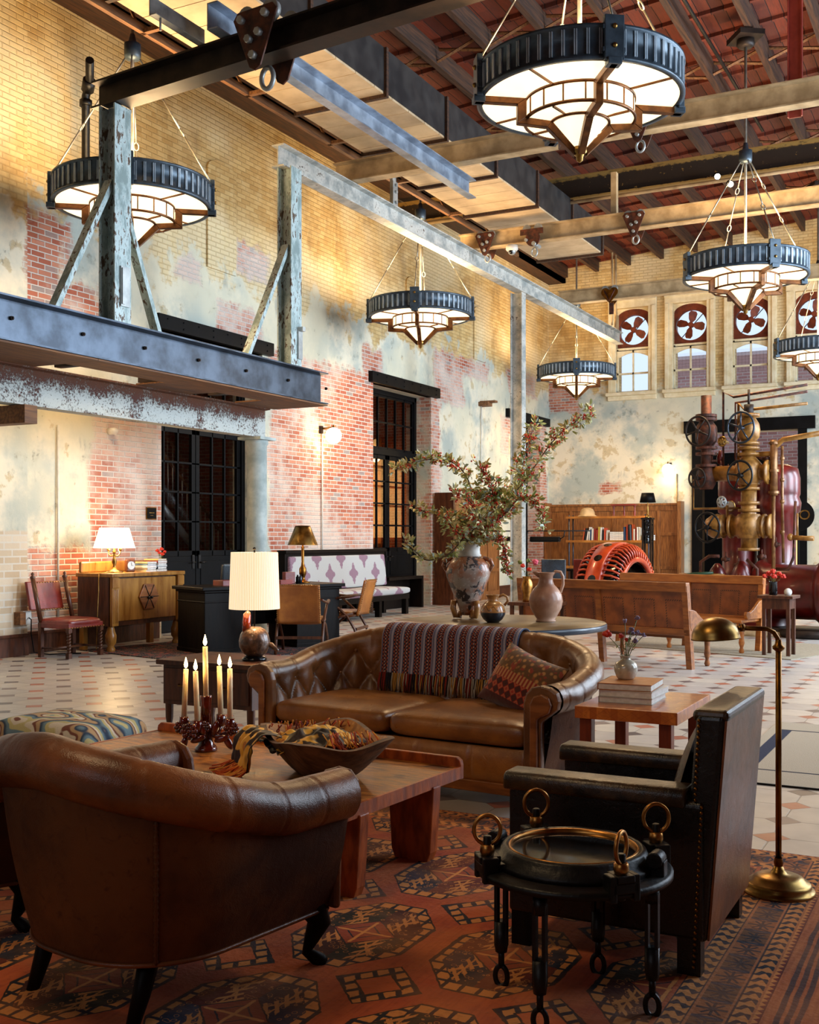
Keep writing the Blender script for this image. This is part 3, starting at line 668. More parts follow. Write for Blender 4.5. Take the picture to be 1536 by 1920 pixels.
# ---------------------------------------------------------------- chandeliers
def chandelier():
    t = thing('chandelier', (0, 0, 0), 0, 'x', 'chandelier')
    Rr = .93
    MB().lathe([(Rr-.03, .30), (Rr+.02, .30), (Rr+.02, .275), (Rr, .27), (Rr, .03), (Rr+.02, .025), (Rr+.02, 0), (Rr-.03, 0), (Rr-.03, .30)], 72).build('ring', F['chand_black'], t)
    rb = MB()
    for i in range(56):
        a = 2*PI*i/56; M = Matrix.Rotation(a, 4, 'Z')
        rb.box(Rr, Rr+.014, -.014, -.004, .045, .262, M).box(Rr, Rr+.014, .004, .014, .045, .262, M)
    rb.build('ribs', F['chand_rib'], t)
    gl = MB().lathe([(Rr-.02, .012), (.5, .012)], 72, smooth=False).lathe([(.5, .012), (.5, -.17)], 48).lathe([(.5, -.17), (.26, -.19)], 48, smooth=False).lathe([(.26, -.19), (.06, -.42)], 36)
    gl.build('glass_panels', F['lamp_glass'], t)
    mt = MB()
    for i in range(4):
        M = Matrix.Rotation(PI/2*i+PI/4, 4, 'Z')
        mt.box(.5, Rr-.02, -.009, .009, -.004, .012, M).box(.26, .5, -.008, .008, -.2, -.182, M)
    for i in range(16): mt.box(.497, .508, -.007, .007, -.17, .01, Matrix.Rotation(2*PI*(i+.5)/16, 4, 'Z'))
    for rr, z in ((.5, .0), (.505, -.175), (.27, -.197)): mt.lathe([(rr-.012, z+.012), (rr+.012, z+.012), (rr+.012, z-.012), (rr-.012, z-.012), (rr-.012, z+.012)], 48)
    mt.build('muntins', F['chand_bronze'], t)
    for q in range(4):
        M = Matrix.Rotation(PI/2*q, 4, 'Z'); a = MB()
        pts = [(Rr+.03, -.035), (.56, -.035), (.56, -.2), (.30, -.22), (.07, -.44)]
        MX = M @ Matrix(((1, 0, 0, 0), (0, 0, 1, 0), (0, 1, 0, 0), (0, 0, 0, 1)))
        lo = [(.99, -.06), (.595, -.06), (.595, -.235), (.315, -.255), (.06, -.5)]; up = [(.06, -.42), (.27, -.195), (.51, -.175), (.51, .0), (.99, .0)]
        for k in range(4): a.prism([lo[k], lo[k+1], up[3-k], up[4-k]], -.034, .034, MX)
        a.build('arm', F['chand_bronze'], t, bev=.006)
        b = MB().box(Rr, Rr+.055, -.085, .085, -.02, .36, M); b.box(Rr-.03, Rr+.075, -.06, .06, -.06, .0, M).box(Rr+.01, Rr+.05, -.1, .1, .05, .09, M).box(Rr+.01, Rr+.05, -.1, .1, .24, .28, M)
        br = b.build('bracket', F['chand_black'], t, bev=.006)
        MB().ball((Rr+.06, 0, .1), .022, 8, M).ball((Rr+.06, 0, .26), .022, 8, M).build('bolts', F['brass'], br)
        p0 = Vector((Rr+.0, 0, .36)); p1 = Vector((.06, 0, 1.85)); d = p1-p0
        h = MB().tube([p0, p0+d*.36], .011, 6, M).tube([p0+d*.42, p0+d*.7], .011, 6, M).tube([p0+d*.76, p1], .011, 6, M)
        for f_ in (.39, .73):
            c = p0+d*f_; u = d.normalized()
            h.tube([c+u*.05*math.cos(x)+Vector((0, 1, 0))*.03*math.sin(x) for x in [2*PI*i/12 for i in range(12)]], .009, 6, M, closed=True)
        h.build('suspension_rod', F['chand_rod'], t)
    MB().lathe([(0, -.56), (.03, -.54), (.035, -.5), (.07, -.47), (.07, -.42), (0, -.42)], 16).build('finial', F['brass'], t)
    MB().lathe([(0, 1.78), (.09, 1.8), (.1, 1.84), (.1, 1.98), (.05, 2.0), (.03, 2.1), (0, 2.1)], 20).build('hub', F['chand_black'], t)
    MB().cyl((0, 0, .1), (0, 0, 3.6), .022, 10).build('stem', F['chand_rod'], t)
    MB().lathe([(0, 3.7), (.13, 3.7), (.14, 3.62), (.1, 3.58), (0, 3.58)], 20).box(-.25, .25, -.2, .2, 3.7, 3.78).build('canopy', F['steel_dark'], t)
    l = bpy.data.lights.new('uplight', 'AREA'); l.shape = 'DISK'; l.size = 1.5; l.energy = 125; l.color = (1, .68, .34)
    o = bpy.data.objects.new('uplight', l); C.objects.link(o); o.parent = t; o.location = (0, 0, .2); o.rotation_euler = (PI, 0, 0)
    l = bpy.data.lights.new('downlight', 'AREA'); l.shape = 'DISK'; l.size = 1.0; l.energy = 80; l.color = (1, .68, .36)
    o = bpy.data.objects.new('downlight', l); C.objects.link(o); o.parent = t; o.location = (0, 0, -.58)
    return t
simple('chand_black', '#36424c', '#52606c', .38, .45, 6); simple('chand_rib', '#9fb0bd', '#cfdbe4', .35, .4, 6)
simple('chand_bronze', '#4a2a12', '#7a4a20', .35, .6, 8); simple('chand_rod', '#8e8a80', '#b3ab98', .35, .6, 8)
ch = chandelier(); CH = [((-3.36, 9.86), 306, 'largest chandelier, nearest at the top centre'), ((-9.25, 10.47), 307, 'chandelier at the left behind the braced steel post'),
    ((-9.25, 18.2), 291, 'chandelier in front of the wall right of the glazed doors'), ((-9.25, 26.9), 289, 'smallest chandelier, near the far corner above the branches'),
    ((-3.36, 17.75), 306, 'chandelier right of centre hanging behind the beam with the trolleys'), ((-3.36, 26.0), 304, 'chandelier cut by the right edge in front of the fan windows'), ((-3.36, 1.96), 306, 'chandelier above the nearest armchairs, over the camera')]  # last one is added unseen, continuing the row, for warm foreground light
for i, ((x, y), a, lab) in enumerate(CH):
    o = ch if i == 0 else dup(ch)
    o.location = (x, y, 5.52); o.rotation_euler = (0, 0, R(a)); o['label'] = 'round tiered '+lab
    if i == 6:
        for c_ in o.children:
            if c_.type == 'LIGHT': c_.data = c_.data.copy(); c_.data.energy *= .45
# ---------------------------------------------------------------- wall fittings
def sconce(loc, rz, lab, glow_e=15):
    t = thing('globe_sconce', loc, rz, lab, 'wall lamp')   # wall behind at -x
    MB().box(-.3, -.24, -.03, .03, .05, .19).build('wall_plate', F['steel_dark'], t)
    MB().tube([(-.26, 0, .14), (-.02, 0, .15), (0, 0, .12)], .018, 8).cyl((0, 0, .09), (0, 0, .16), .035, 12).cyl((0, 0, .14), (0, 0, .2), .02, 8).build('arm', F['brass'], t)
    MB().ball((0, 0, 0), .15, 24).build('globe', F['globe_glass'], t)
    pt('sconce_light', (.0, 0, -.22), glow_e, (1, .74, .42), .1, t)
sconce((WX+.3, 17.58, 3.38), 0, 'lit white globe wall lamp on the brick wall above the patterned settee')
sconce((-7.57, WY-.32, 3.31), R(-90), 'lit white globe wall lamp on the far plaster wall left of the dark opening', 9)
for (y, z0, z1, lab) in ((17.62, .3, 3.5, 'thin pale conduit running down the brick wall from the globe lamp'), (11.0, .3, 3.0, 'thin pale conduit on the wall above the red leather chair'), (24.93, 2.5, 4.7, 'thin conduit running down the plaster from the wooden bracket')):
    put(MB().cyl((0, 0, z0), (0, 0, z1), .014, 8), 'wall_conduit', F['white_plastic'], (WX+.03, y, 0), 0, lab, 'pipe')
put(MB().cyl((0, 0, 1.0), (0, 0, 3.2), .012, 8), 'wall_conduit', F['brass'], (-7.4, WY-.03, 0), 0, 'thin brass conduit below the globe lamp on the far wall', 'pipe')
put(MB().box(0, .25, -.14, .14, -.05, .05).box(0, .4, -.05, .12, .03, .08), 'wall_bracket', F['old_wood'], (WX, 24.95, 4.75), 0, 'small dark wooden bracket left in the plaster wall', 'bracket')
t_ = thing('wall_plaque', (WX+.012, 12.88, 1.86), 0, 'small black and brass plaque beside the glazed door', 'plaque')
MB().box(-.01, .005, -.11, .11, -.09, .09).build('frame', F['old_brass'], t_); MB().box(.004, .01, -.098, .098, -.078, .078).build('face', F['black_paint'], t_)
MB().box(.01, .013, -.055, .055, .0, .014).box(.01, .013, -.03, .03, -.035, -.028).build('lettering', F['brass'], t_)
t_ = thing('wall_socket', (WX+.13, 10.1, .48), 0, 'cream electrical socket box low on the wall left of the red chair', 'socket')
MB().box(-.01, .1, .06, .15, -.08, .08).build('side_box', F['old_wood'], t_); MB().box(-.01, .05, .15, .29, -.09, .09).build('face', F['white_plastic'], t_, bev=.005)
MB().tube([(.06, .24, 0), (.12, .22, -.02), (.14, .2, -.2), (.15, .24, -.44), (.25, .4, -.47), (.5, .7, -.47)], .008, 6).build('plug_cord', F['black_paint'], t_)
put(MB().ball((0, 0, 0), .07, 12, None, .7).cyl((-.08, 0, 0), (0, 0, 0), .05, 12), 'smoke_detector', F['white_plastic'], (WX+.08, 12.0, 3.0), 0, 'small white detector on the brick under the canopy', 'detector')
# ---------------------------------------------------------------- upholstery helpers
def puff(cx, cy, cz, sx, sy, sz, e1=.45, e2=.25, nu=48, nv=18, M=None):
    def f(u, v):
        a = 2*PI*u; b = -PI/2+PI*v; c = lambda x, e: math.copysign(abs(x)**e, x)
        return (cx+sx/2*c(math.cos(b), e1)*c(math.cos(a), e2), cy+sy/2*c(math.cos(b), e1)*c(math.sin(a), e2), cz+sz/2*c(math.sin(b), e1))
    return MB().grid(f, nu, nv, cu=True, M=M)
def ss(x, a, b): t = max(0, min(1, (x-a)/(b-a))); return t*t*(3-2*t)
class Chester:
    def __init__(s, W, D, hb, ha, rc, r, sz_, ta=.24, tb=.34, amp=.03):
        s.W, s.D, s.hb, s.ha, s.rc, s.r, s.sz, s.ta, s.tb, s.amp = W, D, hb, ha, rc, r, sz_, ta, tb, amp
        s.a = D-rc; s.q = PI/2*rc; s.b = W-2*rc; s.L = 2*s.a+2*s.q+s.b
    def path(s, l):      # l from 0 (front right, +x) to L; returns point and outward normal
        W, D, rc = s.W, s.D, s.rc
        if l < s.a: return Vector((W/2, l, 0)), Vector((1, 0, 0))
        l -= s.a
        if l < s.q: t = l/rc; n = Vector((math.cos(t), math.sin(t), 0)); return Vector((W/2-rc, D-rc, 0))+n*rc, n
        l -= s.q
        if l < s.b: return Vector((W/2-rc-l, D, 0)), Vector((0, 1, 0))
        l -= s.b
        if l < s.q: t = PI/2+l/rc; n = Vector((math.cos(t), math.sin(t), 0)); return Vector((-W/2+rc, D-rc, 0))+n*rc, n
        l -= s.q; return Vector((-W/2, D-rc-l, 0)), Vector((-1, 0, 0))
    def h(s, l):
        e = min(l, s.L-l); return s.ha+(s.hb-s.ha)*ss(e, s.a*.45, s.a+s.q*1.15)
    def prof(s, l):      # list of (offset outward, z, kind)
        h = s.h(l); r = s.r; P = []
        z0 = s.sz-.1; z1 = h-r*1.0
        for i in range(15): t = i/14; P.append((-.07*(1-t)**1.3, z0+(z1-z0)*t, 1.-t**6))
        for i in range(1, 17): a = PI-(PI*1.45)*i/16; P.append((r+r*math.cos(a), z1+r*.0+r*math.sin(a), 0.))
        return P
    def surf(s, l, t, off=0.):
        P = s.prof(l); k = t*(len(P)-1); i = min(int(k), len(P)-2); f = k-i
        o = P[i][0]*(1-f)+P[i+1][0]*f; z = P[i][1]*(1-f)+P[i+1][1]*f; kind = P[i][2]*(1-f)+P[i+1][2]*f
        d = (P[i+1][0]-P[i][0], P[i+1][1]-P[i][1]); dl = math.hypot(*d) or 1; nn = (-d[1]/dl, d[0]/dl)   # points inward/up
        p, n = s.path(l); a = (l-s.L/2)/s.ta; b = (z-s.sz)/s.tb
        pp, qq = a+b, a-b
        if kind > 0: dis = s.amp*(min(1, (abs(math.sin(PI*pp))*abs(math.sin(PI*qq)))**.38)-.9)*min(1, kind*1.4)
        else: dis = 0
        pl_ = abs(math.sin(PI*(a+(s.h(l)-s.r-s.sz)/s.tb*0+.5*s.pleat))); dis += (.008 if kind < .6 else 0)*(min(1, pl_*(5 if s.W > 1 else 9))**.5-1)
        dis += off+.003*mnoise.noise(Vector((l*7, t*9, s.W)))
        dis = max(dis, off) if s.amp == 0 else dis; o += nn[0]*dis; z += nn[1]*dis
        return p+n*o+Vector((0, 0, z))
    pleat = 1
    def tufted(s, n=150): return MB().grid(lambda u, v: s.surf(u*s.L, v), n, 46)
    def outer(s, z0, o0=None, n=80):
        o0 = s.r*1.25 if o0 is None else o0
        def f(u, v):
            l = u*s.L; p, nn = s.path(l); zt = s.h(l)-s.r*1.9
            z = zt*(1-v)+z0*v; o = o0*(1-v)+.02*v+.012*math.sin(PI*v)
            return p+nn*o+Vector((0, 0, z))
        return MB().grid(f, n, 12)
    def buttons(s, parent, m, rows):
        b0 = None
        for (k, row) in rows:
            a = k; z = s.sz+row*s.tb; l = s.L/2+a*s.ta
            if l < .12 or l > s.L-.12 or z > s.h(l)-s.r*1.25 or z < s.sz+.02: continue
            t = (z-(s.sz-.1))/((s.h(l)-s.r)-(s.sz-.1)); t = t*14/(14+16)
            p = s.surf(l, t, .004)
            if b0 is None: b0 = MB().ball((0, 0, 0), .013, 10).build('button', m, parent); o = b0
            else: o = b0.copy(); C.objects.link(o)
            o.location = p
def scroll(w_, hgt, r, z0, depth=.05):
    n = 14; c = hgt-r
    pts = [(-w_/2, z0), (w_/2, z0), (w_/2, c-r*.9)]+[(w_/2*.0+r*math.cos(a)+.02, c+r*math.sin(a)) for a in [R(-55)+R(235)*i/n for i in range(n+1)]]
    return pts
# ---------------------------------------------------------------- chesterfield sofa
sofa = thing('chesterfield_sofa', (-3.13, 5.80, 0), R(-5), 'long brown tufted leather sofa with rolled arms behind the coffee table', 'sofa')
CS = Chester(1.86, .80, .90, .70, .34, .085, .44, .20, .29, .055)
CS.tufted(300).build('tufted_back', F['leather_brown'], sofa)
CS.outer(.12).build('outer_cover', F['leather_panel'], sofa)
CS.buttons(sofa, F['leather_brown'], [(k+(.5 if r_ % 2 else 0), r_*.5) for r_ in range(1, 4) for k in range(-12, 13)])
for s_ in (-1, 1):
    pts = [(-.05, .1), (.06, .1), (.06, .50), (.10, .53), (.155, .575), (.165, .62), (.15, .665), (.11, .69), (.06, .70), (.0, .685), (-.035, .65), (-.05, .60)]
    if s_ < 0: pts = [(-x, z) for x, z in pts][::-1]
    M = TR(s_*.93, 0, 0) @ Matrix(((1, 0, 0, 0), (0, 0, -1, 0), (0, 1, 0, 0), (0, 0, 0, 1)))
    MB().prism(pts, 0, .05, M).build('arm_front', F['leather_brown'], sofa, bev=.012)
    M2 = TR(s_*.93, -.05, 0) @ Matrix(((1, 0, 0, 0), (0, 0, -1, 0), (0, 1, 0, 0), (0, 0, 0, 1)))
    q = [(.0, .1), (.045, .1), (.045, .52), (.115, .555), (.13, .60), (.115, .64), (.07, .66), (.02, .64), (.0, .6)]
    if s_ < 0: q = [(-x, z) for x, z in q][::-1]
    MB().prism(q, 0, .025, M2).build('scroll_board', F['oak_bench'], sofa, bev=.01)
MB().box(-.88, .88, .06, .60, .12, .32).build('seat_deck', F['leather_panel'], sofa)
def apron(u, v):
    x = -.89+1.78*u; z = .13+.2*v; return (x, -.0-.03*math.sin(PI*v)**.5*min(1, abs(math.sin(PI*(u*5+.0)))*6)**.4+.0, z)
MB().grid(apron, 120, 10).build('front_apron', F['leather_seat'], sofa)
MB().box(-.92, .92, -.02, .06, .07, .135).build('base_rail', F['oak_bench'], sofa, bev=.006)
for a, b in ((-.895, -.03), (-.03, .895)): puff((a+b)/2, .35, .405, b-a, .78, .17, .5, .16, 60, 18).build('seat_cushion', F['leather_seat'], sofa)
for x in (-.84, .84):
    for y in (.05, .68): MB().lathe([(.035, 0), (.03, .04), (.04, .08), (.04, .1)], 12, TR(x, y, 0)).build('foot', F['dark_wood'], sofa)
# throw over the back, following the roll
def throw_f():
    x, y, z = co(); xx = x*1.; u = xx/.085; k = fr(u); row = fl(u); n = noi(vec(x, y, z), 60, 2)
    chk = md(fl(x/.012)+fl((z*1.+y)/.014), 2.); big = md(row, 2.)
    c = mix(chk, '#1b1c2c', '#9a4a34'); c = mix(sm(k, .62, .64), c, '#8f8ca4'); c = mix(sm(ab(k-.74), .018, .025, 1., 0.), c, '#15142a'); c = mix(sm(ab(k-.92), .018, .025, 1., 0.), c, '#c9c4c0'); c = mix(sm(ab(k-.34), .03, .035, 1., 0.), c, mix(md(fl((z+y)/.012), 2.), '#b8b3b0', '#15142a')); c = mix(sm(ab(k-.04), .02, .03, 1., 0.), c, '#39506e')
    c = mix(sm(z, .578, .585, .8, 0.), c, mix(md(fl(x/.03), 3.)*.5, '#93281c', '#b06a2a'))
    return dict(col=c, rough=.9, bump=n+chk*.3, bd=.003)
mat('throw_weave', throw_f)
def xl(x): return CS.a+CS.q+(CS.W/2-CS.rc-x)     # path length at a back position x
def thr(u, v):
    x = -.60+1.03*u; t = .24+.62*v; a_, CS.amp = CS.amp, 0; p = CS.surf(xl(x), t, .02+.004*math.sin(u*40)*math.sin(v*5)); CS.amp = a_; return p
th = thing('woven_throw', sofa.location, R(-5), 'striped woven throw with coloured fringe draped over the sofa back', 'throw')
MB().grid(thr, 90, 40).build('cloth', F['throw_weave'], th, solid=.006)
cols = ['#8e2418', '#1b1a26', '#c08a3a', '#b9b0a0', '#2a2530', '#7a1f16', '#15202a', '#c2662a']
fm = [simple('fringe_%d' % i, c, c, .9) for i, c in enumerate(cols[:4])]
fb = [MB() for _ in range(4)]
for i in range(110):
    u = i/109; p = Vector(thr(u, 0)); q = random.choice(range(4)) if i % 3 else (i//6) % 4
    L_ = .10+.03*random.random(); dx = random.uniform(-.012, .012)
    fb[q].tube([p+Vector((0, -.004, .006)), p+Vector((dx*.5, -.018, -L_*.5)), p+Vector((dx, -.012-random.random()*.012, -L_))], .0038, 4)
for i in range(4): fb[i].build('fringe', fm[i], th)
# carpet pillow
def pillow_f():
    x, y, z = co(); n = noi(vec(x, y, z), 22, 4); v = vor(vec(x, y, z), 26.); h = z
    up = mix(sm(v, .2, .5), '#c48a4a', '#6b4a26'); up = mix(sm(n, .55, .62), up, '#9c4228')
    dia = ab(fr(x/.06)-.5)+ab(fr(z/.06)-.5); lo = mix(sm(dia, .45, .55), '#a8301f', '#4a1c14'); lo = mix(sm(ab(dia-.3), .03, .06, 1., 0.), lo, '#b07a4a')
    b1 = mix(sm(ab(fr(x/.03)-.5), .2, .3), '#93301e', '#c08a55')
    c = mix(sm(h, .0, .005), lo, up); c = mix(sm(ab(h+.0), .028, .032, 1., 0.), c, b1); c = mix(sm(h, -.15, -.145, 1., 0.), c, '#4a1712')
    return dict(col=c, rough=.95, bump=n, bd=.004, sheen=.3)
mat('carpet_pillow', pillow_f)
def pil(u, v):
    a = (u-.5)*2; b = (v-.5)*2; t = (1-abs(a)**3.5)*(1-abs(b)**3.5)
    k = 1-.10*(1-abs(a))*abs(b)**2; return a, b, t
pl1 = MB()
for s_ in (-1, 1):
    pl1.grid(lambda u, v: ((u-.5)*.56*(1-.07*math.cos(PI*(v-.5))**1*abs((u-.5)*2)**2), s_*.085*max(0, (1-abs((u-.5)*2)**2.6)*(1-abs((v-.5)*2)**2.6))**.6+.004*s_, (v-.5)*.44*(1-.09*math.cos(PI*(u-.5))*abs((v-.5)*2)**2)), 30, 26)
pw = pl1.build('throw_pillow', F['carpet_pillow']); pw.location = sofa.matrix_basis @ Vector((.60, .50, .625)); pw.rotation_euler = (R(-30), R(16), R(-20)); pw.scale = (.86, .9, .9)
tag(pw, 'patterned carpet pillow leaning in the right corner of the leather sofa', 'pillow')
# ---------------------------------------------------------------- front barrel armchair (back to the camera)
def barrel_chair(loc, rz, label):
    t = thing('barrel_armchair', loc, rz, label, 'armchair')
    c = Chester(.72, .80, .90, .70, .30, .088, .42, .19, .3, .03); c.pleat = 1
    c.tufted(220).build('tufted_back', F['leather_aged'], t)
    c.outer(.2, .115).build('outer_cover', F['leather_panel'], t)
    for l in (c.a+c.q*.45, c.L-c.a-c.q*.45):
        pts = []; sb = MB()
        for i in range(24):
            v = i/23; p, n = c.path(l); zt = c.h(l)-c.r*1.9; z = zt*(1-v)+.2*v; o = (.115*(1-v)+.02*v+.012*math.sin(PI*v))+.004
            pts.append(p+n*o+Vector((0, 0, z)))
        sb.tube(pts, .006, 6)
        for p in pts: sb.ball(p+Vector((0, 0, .01)), .009, 6)
        sb.build('seam_welt', F['leather_panel'], t)
    hem = []
    for i in range(60):
        p, n = c.path(c.L*i/59); hem.append(p+n*.022+Vector((0, 0, .2)))
    MB().tube(hem, .008, 6).build('hem_welt', F['leather_aged'], t)
    for s_ in (-1, 1):
        pts = [(-.04, .2), (.06, .2), (.07, .5), (.13, .56), (.15, .61), (.145, .66), (.11, .695), (.06, .70), (.0, .68), (-.03, .64), (-.04, .58)]
        if s_ < 0: pts = [(-x, z) for x, z in pts][::-1]
        MB().prism(pts, 0, .03, TR(s_*.36, 0, 0) @ Matrix(((1, 0, 0, 0), (0, 0, -1, 0), (0, 1, 0, 0), (0, 0, 0, 1)))).build('arm_front', F['leather_aged'], t, bev=.012)
    MB().box(-.33, .33, .0, .56, .2, .34).build('seat_frame', F['leather_panel'], t, bev=.01)
    puff(0, .34, .41, .70, .76, .18, .5, .25).build('seat_cushion', F['leather_aged'], t)
    for x, y in ((-.33, .05), (.33, .05)):
        s_ = 1 if x > 0 else -1
        MB().tube([(x, y, .24), (x+s_*.015, y-.015, .2), (x+s_*.03, y-.03, .15), (x+s_*.01, y-.01, .09), (x+s_*.0, y-.0, .05), (x+s_*.03, y-.03, .018), (x+s_*.04, y-.04, .005)], [.05, .05, .042, .026, .02, .028, .024], 12).build('leg', F['dark_wood'], t)
    for x, y in ((-.25, .68), (.25, .68)): MB().tube([(x, y, .23), (x, y+.04, .1), (x, y+.08, 0)], [.035, .028, .02], 8).build('leg', F['dark_wood'], t)
    return t
BC = barrel_chair((-2.44, 3.40, 0), R(171), 'brown leather barrel armchair nearest the camera, seen from behind')
b2 = dup(BC, (-3.55, 3.28, 0), R(150), 'dark leather barrel armchair cut by the left edge beside the nearest one')
# ---------------------------------------------------------------- black club chair
cc = thing('club_armchair', (-1.58, 4.17, 0), R(-90), 'black leather club armchair with worn edges behind the porthole table', 'armchair')
def armp(w_, z0, z1, r):
    return [(-w_/2, z0), (w_/2, z0), (w_/2, z1-r)]+[(w_/2-r+r*math.cos(a), z1-r+r*math.sin(a)) for a in [R(18)*i for i in range(1, 5)]]+[(w_/2-r, z1), (-w_/2+r, z1)]+[(-w_/2+r-r*math.cos(a), z1-r+r*math.sin(a)) for a in [R(90-18*i) for i in range(1, 5)]]+[(-w_/2, z1-r)]
MY = Matrix(((1, 0, 0, 0), (0, 0, 1, 0), (0, 1, 0, 0), (0, 0, 0, 1)))
for s_ in (-1, 1):
    am = MB().prism(armp(.13, .13, .60, .02), .01, .72, TR(s_*.30, 0, 0) @ MY).build('arm', F['leather_black'], cc, bev=.012)
    MB().prism(armp(.15, .575, .64, .03), -.01, .66, TR(s_*.30, 0, 0) @ MY, smooth=True).build('arm_pad', F['leather_worn'], am, bev=.01)
bkm = Matrix(((1, 0, 0, 0), (0, 1, .08, .02), (0, 0, 1, 0), (0, 0, 0, 1)))
bp = MB().box(-.352, .352, .60, .70, .12, .9, bkm).build('backrest', F['leather_black'], cc, bev=.02, seg=3)
MB().grid(lambda u, v: (-.23+.46*u, .622+.08*(.42+.44*v)-.10*(1-v)**.7-.05*(math.sin(PI*u)*math.sin(PI*v))**.4, .42+.44*v), 24, 20).build('back_cushion', F['leather_worn'], bp)
MB().box(-.345, .345, .698, .706, .13, .88, bkm).build('rear_panel', F['leather_aged'], bp)  # brown leather paints a warm sheen onto the black chair's rear
MB().box(-.345, .345, .585, .71, .87, .915, bkm).build('top_edge', F['leather_worn'], bp, bev=.02, seg=3)
puff(0, .33, .38, .48, .66, .17, .45, .2).build('seat_cushion', F['leather_black'], cc)
MB().box(-.25, .25, .02, .7, .13, .32).build('seat_frame', F['leather_black'], cc)
nl = MB()
for s_ in (-1, 1):
    for i in range(44): z = .04+i*.0195; nl.ball((s_*(.356 if z > .6 else .366), (.66 if z > .6 else .685)+.05*z, z), .0062, 6)
nl.build('nail_trim', F['old_brass'], cc)
for x in (-.33, .33):
    MB().box(x-.03, x+.03, .02, .09, 0, .14).build('leg', F['dark_wood'], cc); MB().box(x-.03, x+.03, .63, .71, 0, .3).build('leg', F['leather_black'], cc)
# ---------------------------------------------------------------- porthole side table
pt_ = thing('porthole_table', (-1.19, 3.43, 0), R(0), 'black iron porthole side table with glass top and brass ring bolts', 'table')
MB().lathe([(.20, .475), (.22, .46), (.305, .452), (.315, .445), (.315, .43), (.24, .425), (.20, .43), (.20, .475)], 64).build('lower_ring', F['iron_black'], pt_)
MB().lathe([(.205, .497), (.21, .508), (.222, .512), (.232, .503), (.238, .485), (.26, .472), (.262, .455), (.205, .455), (.205, .497)], 64).build('upper_ring', F['iron_black'], pt_)
MB().lathe([(.198, .498), (.201, .509), (.206, .511), (.209, .508), (.209, .498), (.198, .498)], 64).build('brass_rim', F['bronze'], pt_)
MB().lathe([(0, .498), (.2, .498), (.2, .488), (0, .488)], 48, smooth=False).build('glass_top', F['glass_dark'], pt_)
for q, a in enumerate((222, 135, 42, 318, 178, 0)):
    M = Matrix.Rotation(R(a), 4, 'Z')
    if q > 3: MB().cyl((.27, -.03, .50), (.27, .03, .50), .026, 16, M).box(.24, .30, -.022, .022, .45, .5, M).build('hinge_lug', F['iron_black'], pt_, bev=.004); continue
    MB().box(.24, .32, -.045, .045, .445, .478, M).box(.255, .325, -.03, .03, .478, .5, M).cyl((.292, 0, .42), (.292, 0, .56), .014, 8, M).box(.27, .32, -.05, -.028, .42, .5, M).box(.27, .32, .028, .05, .42, .5, M).build('hinge_lug', F['iron_black'], pt_, bev=.004)
    e = MB().lathe([(.02, .5), (.024, .51), (.022, .53), (.016, .535), (.016, .5)], 12, M @ Matrix.Translation((.292, 0, 0)))
    ph = R((207.5, 207.5, 207.5, 85)[q]-a)
    e.tube([Vector((.292, 0, .578))+Vector((math.cos(ph)*math.cos(x)*.042, math.sin(ph)*math.cos(x)*.042, math.sin(x)*.046)) for x in [2*PI*i/28 for i in range(28)]], .0068, 8, M, closed=True)
    e.build('eye_nut', F['bronze'], pt_)
for q in range(4):
    a = R(2+q*88); x, y = .255*math.cos(a), .255*math.sin(a)
    l_ = MB().tube([(x, y, .44), (x, y, .40)], .018, 10).box(x-.021, x-.010, y-.012, y+.012, .14, .39).box(x+.010, x+.021, y-.012, y+.012, .14, .39).lathe([(.0, .36), (.022, .36), (.023, .41), (0, .41)], 10, TR(x, y, 0)).lathe([(0, .12), (.02, .12), (.023, .14), (.023, .22), (0, .22)], 10, TR(x, y, 0)).cyl((x, y, .07), (x, y, .13), .011, 8)
    l_.tube([(x+.022*math.cos(t), y, .038+.034*math.sin(t)) for t in [2*PI*i/16 for i in range(16)]], .009, 8, closed=True)
    l_.build('leg', F['iron_black'], pt_)
# ---------------------------------------------------------------- brass floor lamp
fl_ = thing('brass_floor_lamp', (-.79, 4.89, 0), R(27.5), 'brass pharmacy floor lamp with dome shade at the right', 'lamp')
MB().lathe([(0, 0), (.145, 0), (.15, .01), (.145, .022), (.132, .026), (.135, .04), (.125, .052), (.11, .055), (.1, .07), (.075, .08), (.035, .085), (.025, .1), (.018, .115), (.0, .12)], 56).build('base', F['brass'], fl_)
MB().cyl((0, 0, .1), (0, 0, 1.06), .0125, 14).lathe([(.016, .11), (.02, .13), (.016, .15)], 14).build('pole', F['old_brass'], fl_)
MB().lathe([(.012, 1.02), (.024, 1.03), (.026, 1.04), (.016, 1.05), (.012, 1.07)], 16).tube([(0, 0, 1.04), (-.004, 0, 1.075), (-.02, 0, 1.1), (-.05, 0, 1.115), (-.19, 0, 1.12)], .0105, 10).build('arm', F['old_brass'], fl_)
MB().cyl((-.145, 0, 1.12), (-.165, 0, 1.12), .017, 12).cyl((-.18, 0, 1.12), (-.21, 0, 1.118), .02, 12).build('swivel', F['old_brass'], fl_)
prof = [(.0, .085)]+[(.1*math.sin(a), .085*math.cos(a)) for a in [R(9)*i for i in range(1, 11)]]+[(.103, -.006), (.1, -.006)]+[(.097*math.sin(a), .082*math.cos(a)) for a in [R(90-9*i) for i in range(0, 10)]]
MB().lathe([(r_, z-.035) for r_, z in prof], 48, TR(-.27, -.01, 1.115) @ Matrix.Rotation(R(-4), 4, 'Y')).build('lamp_shade', F['brass'], fl_)
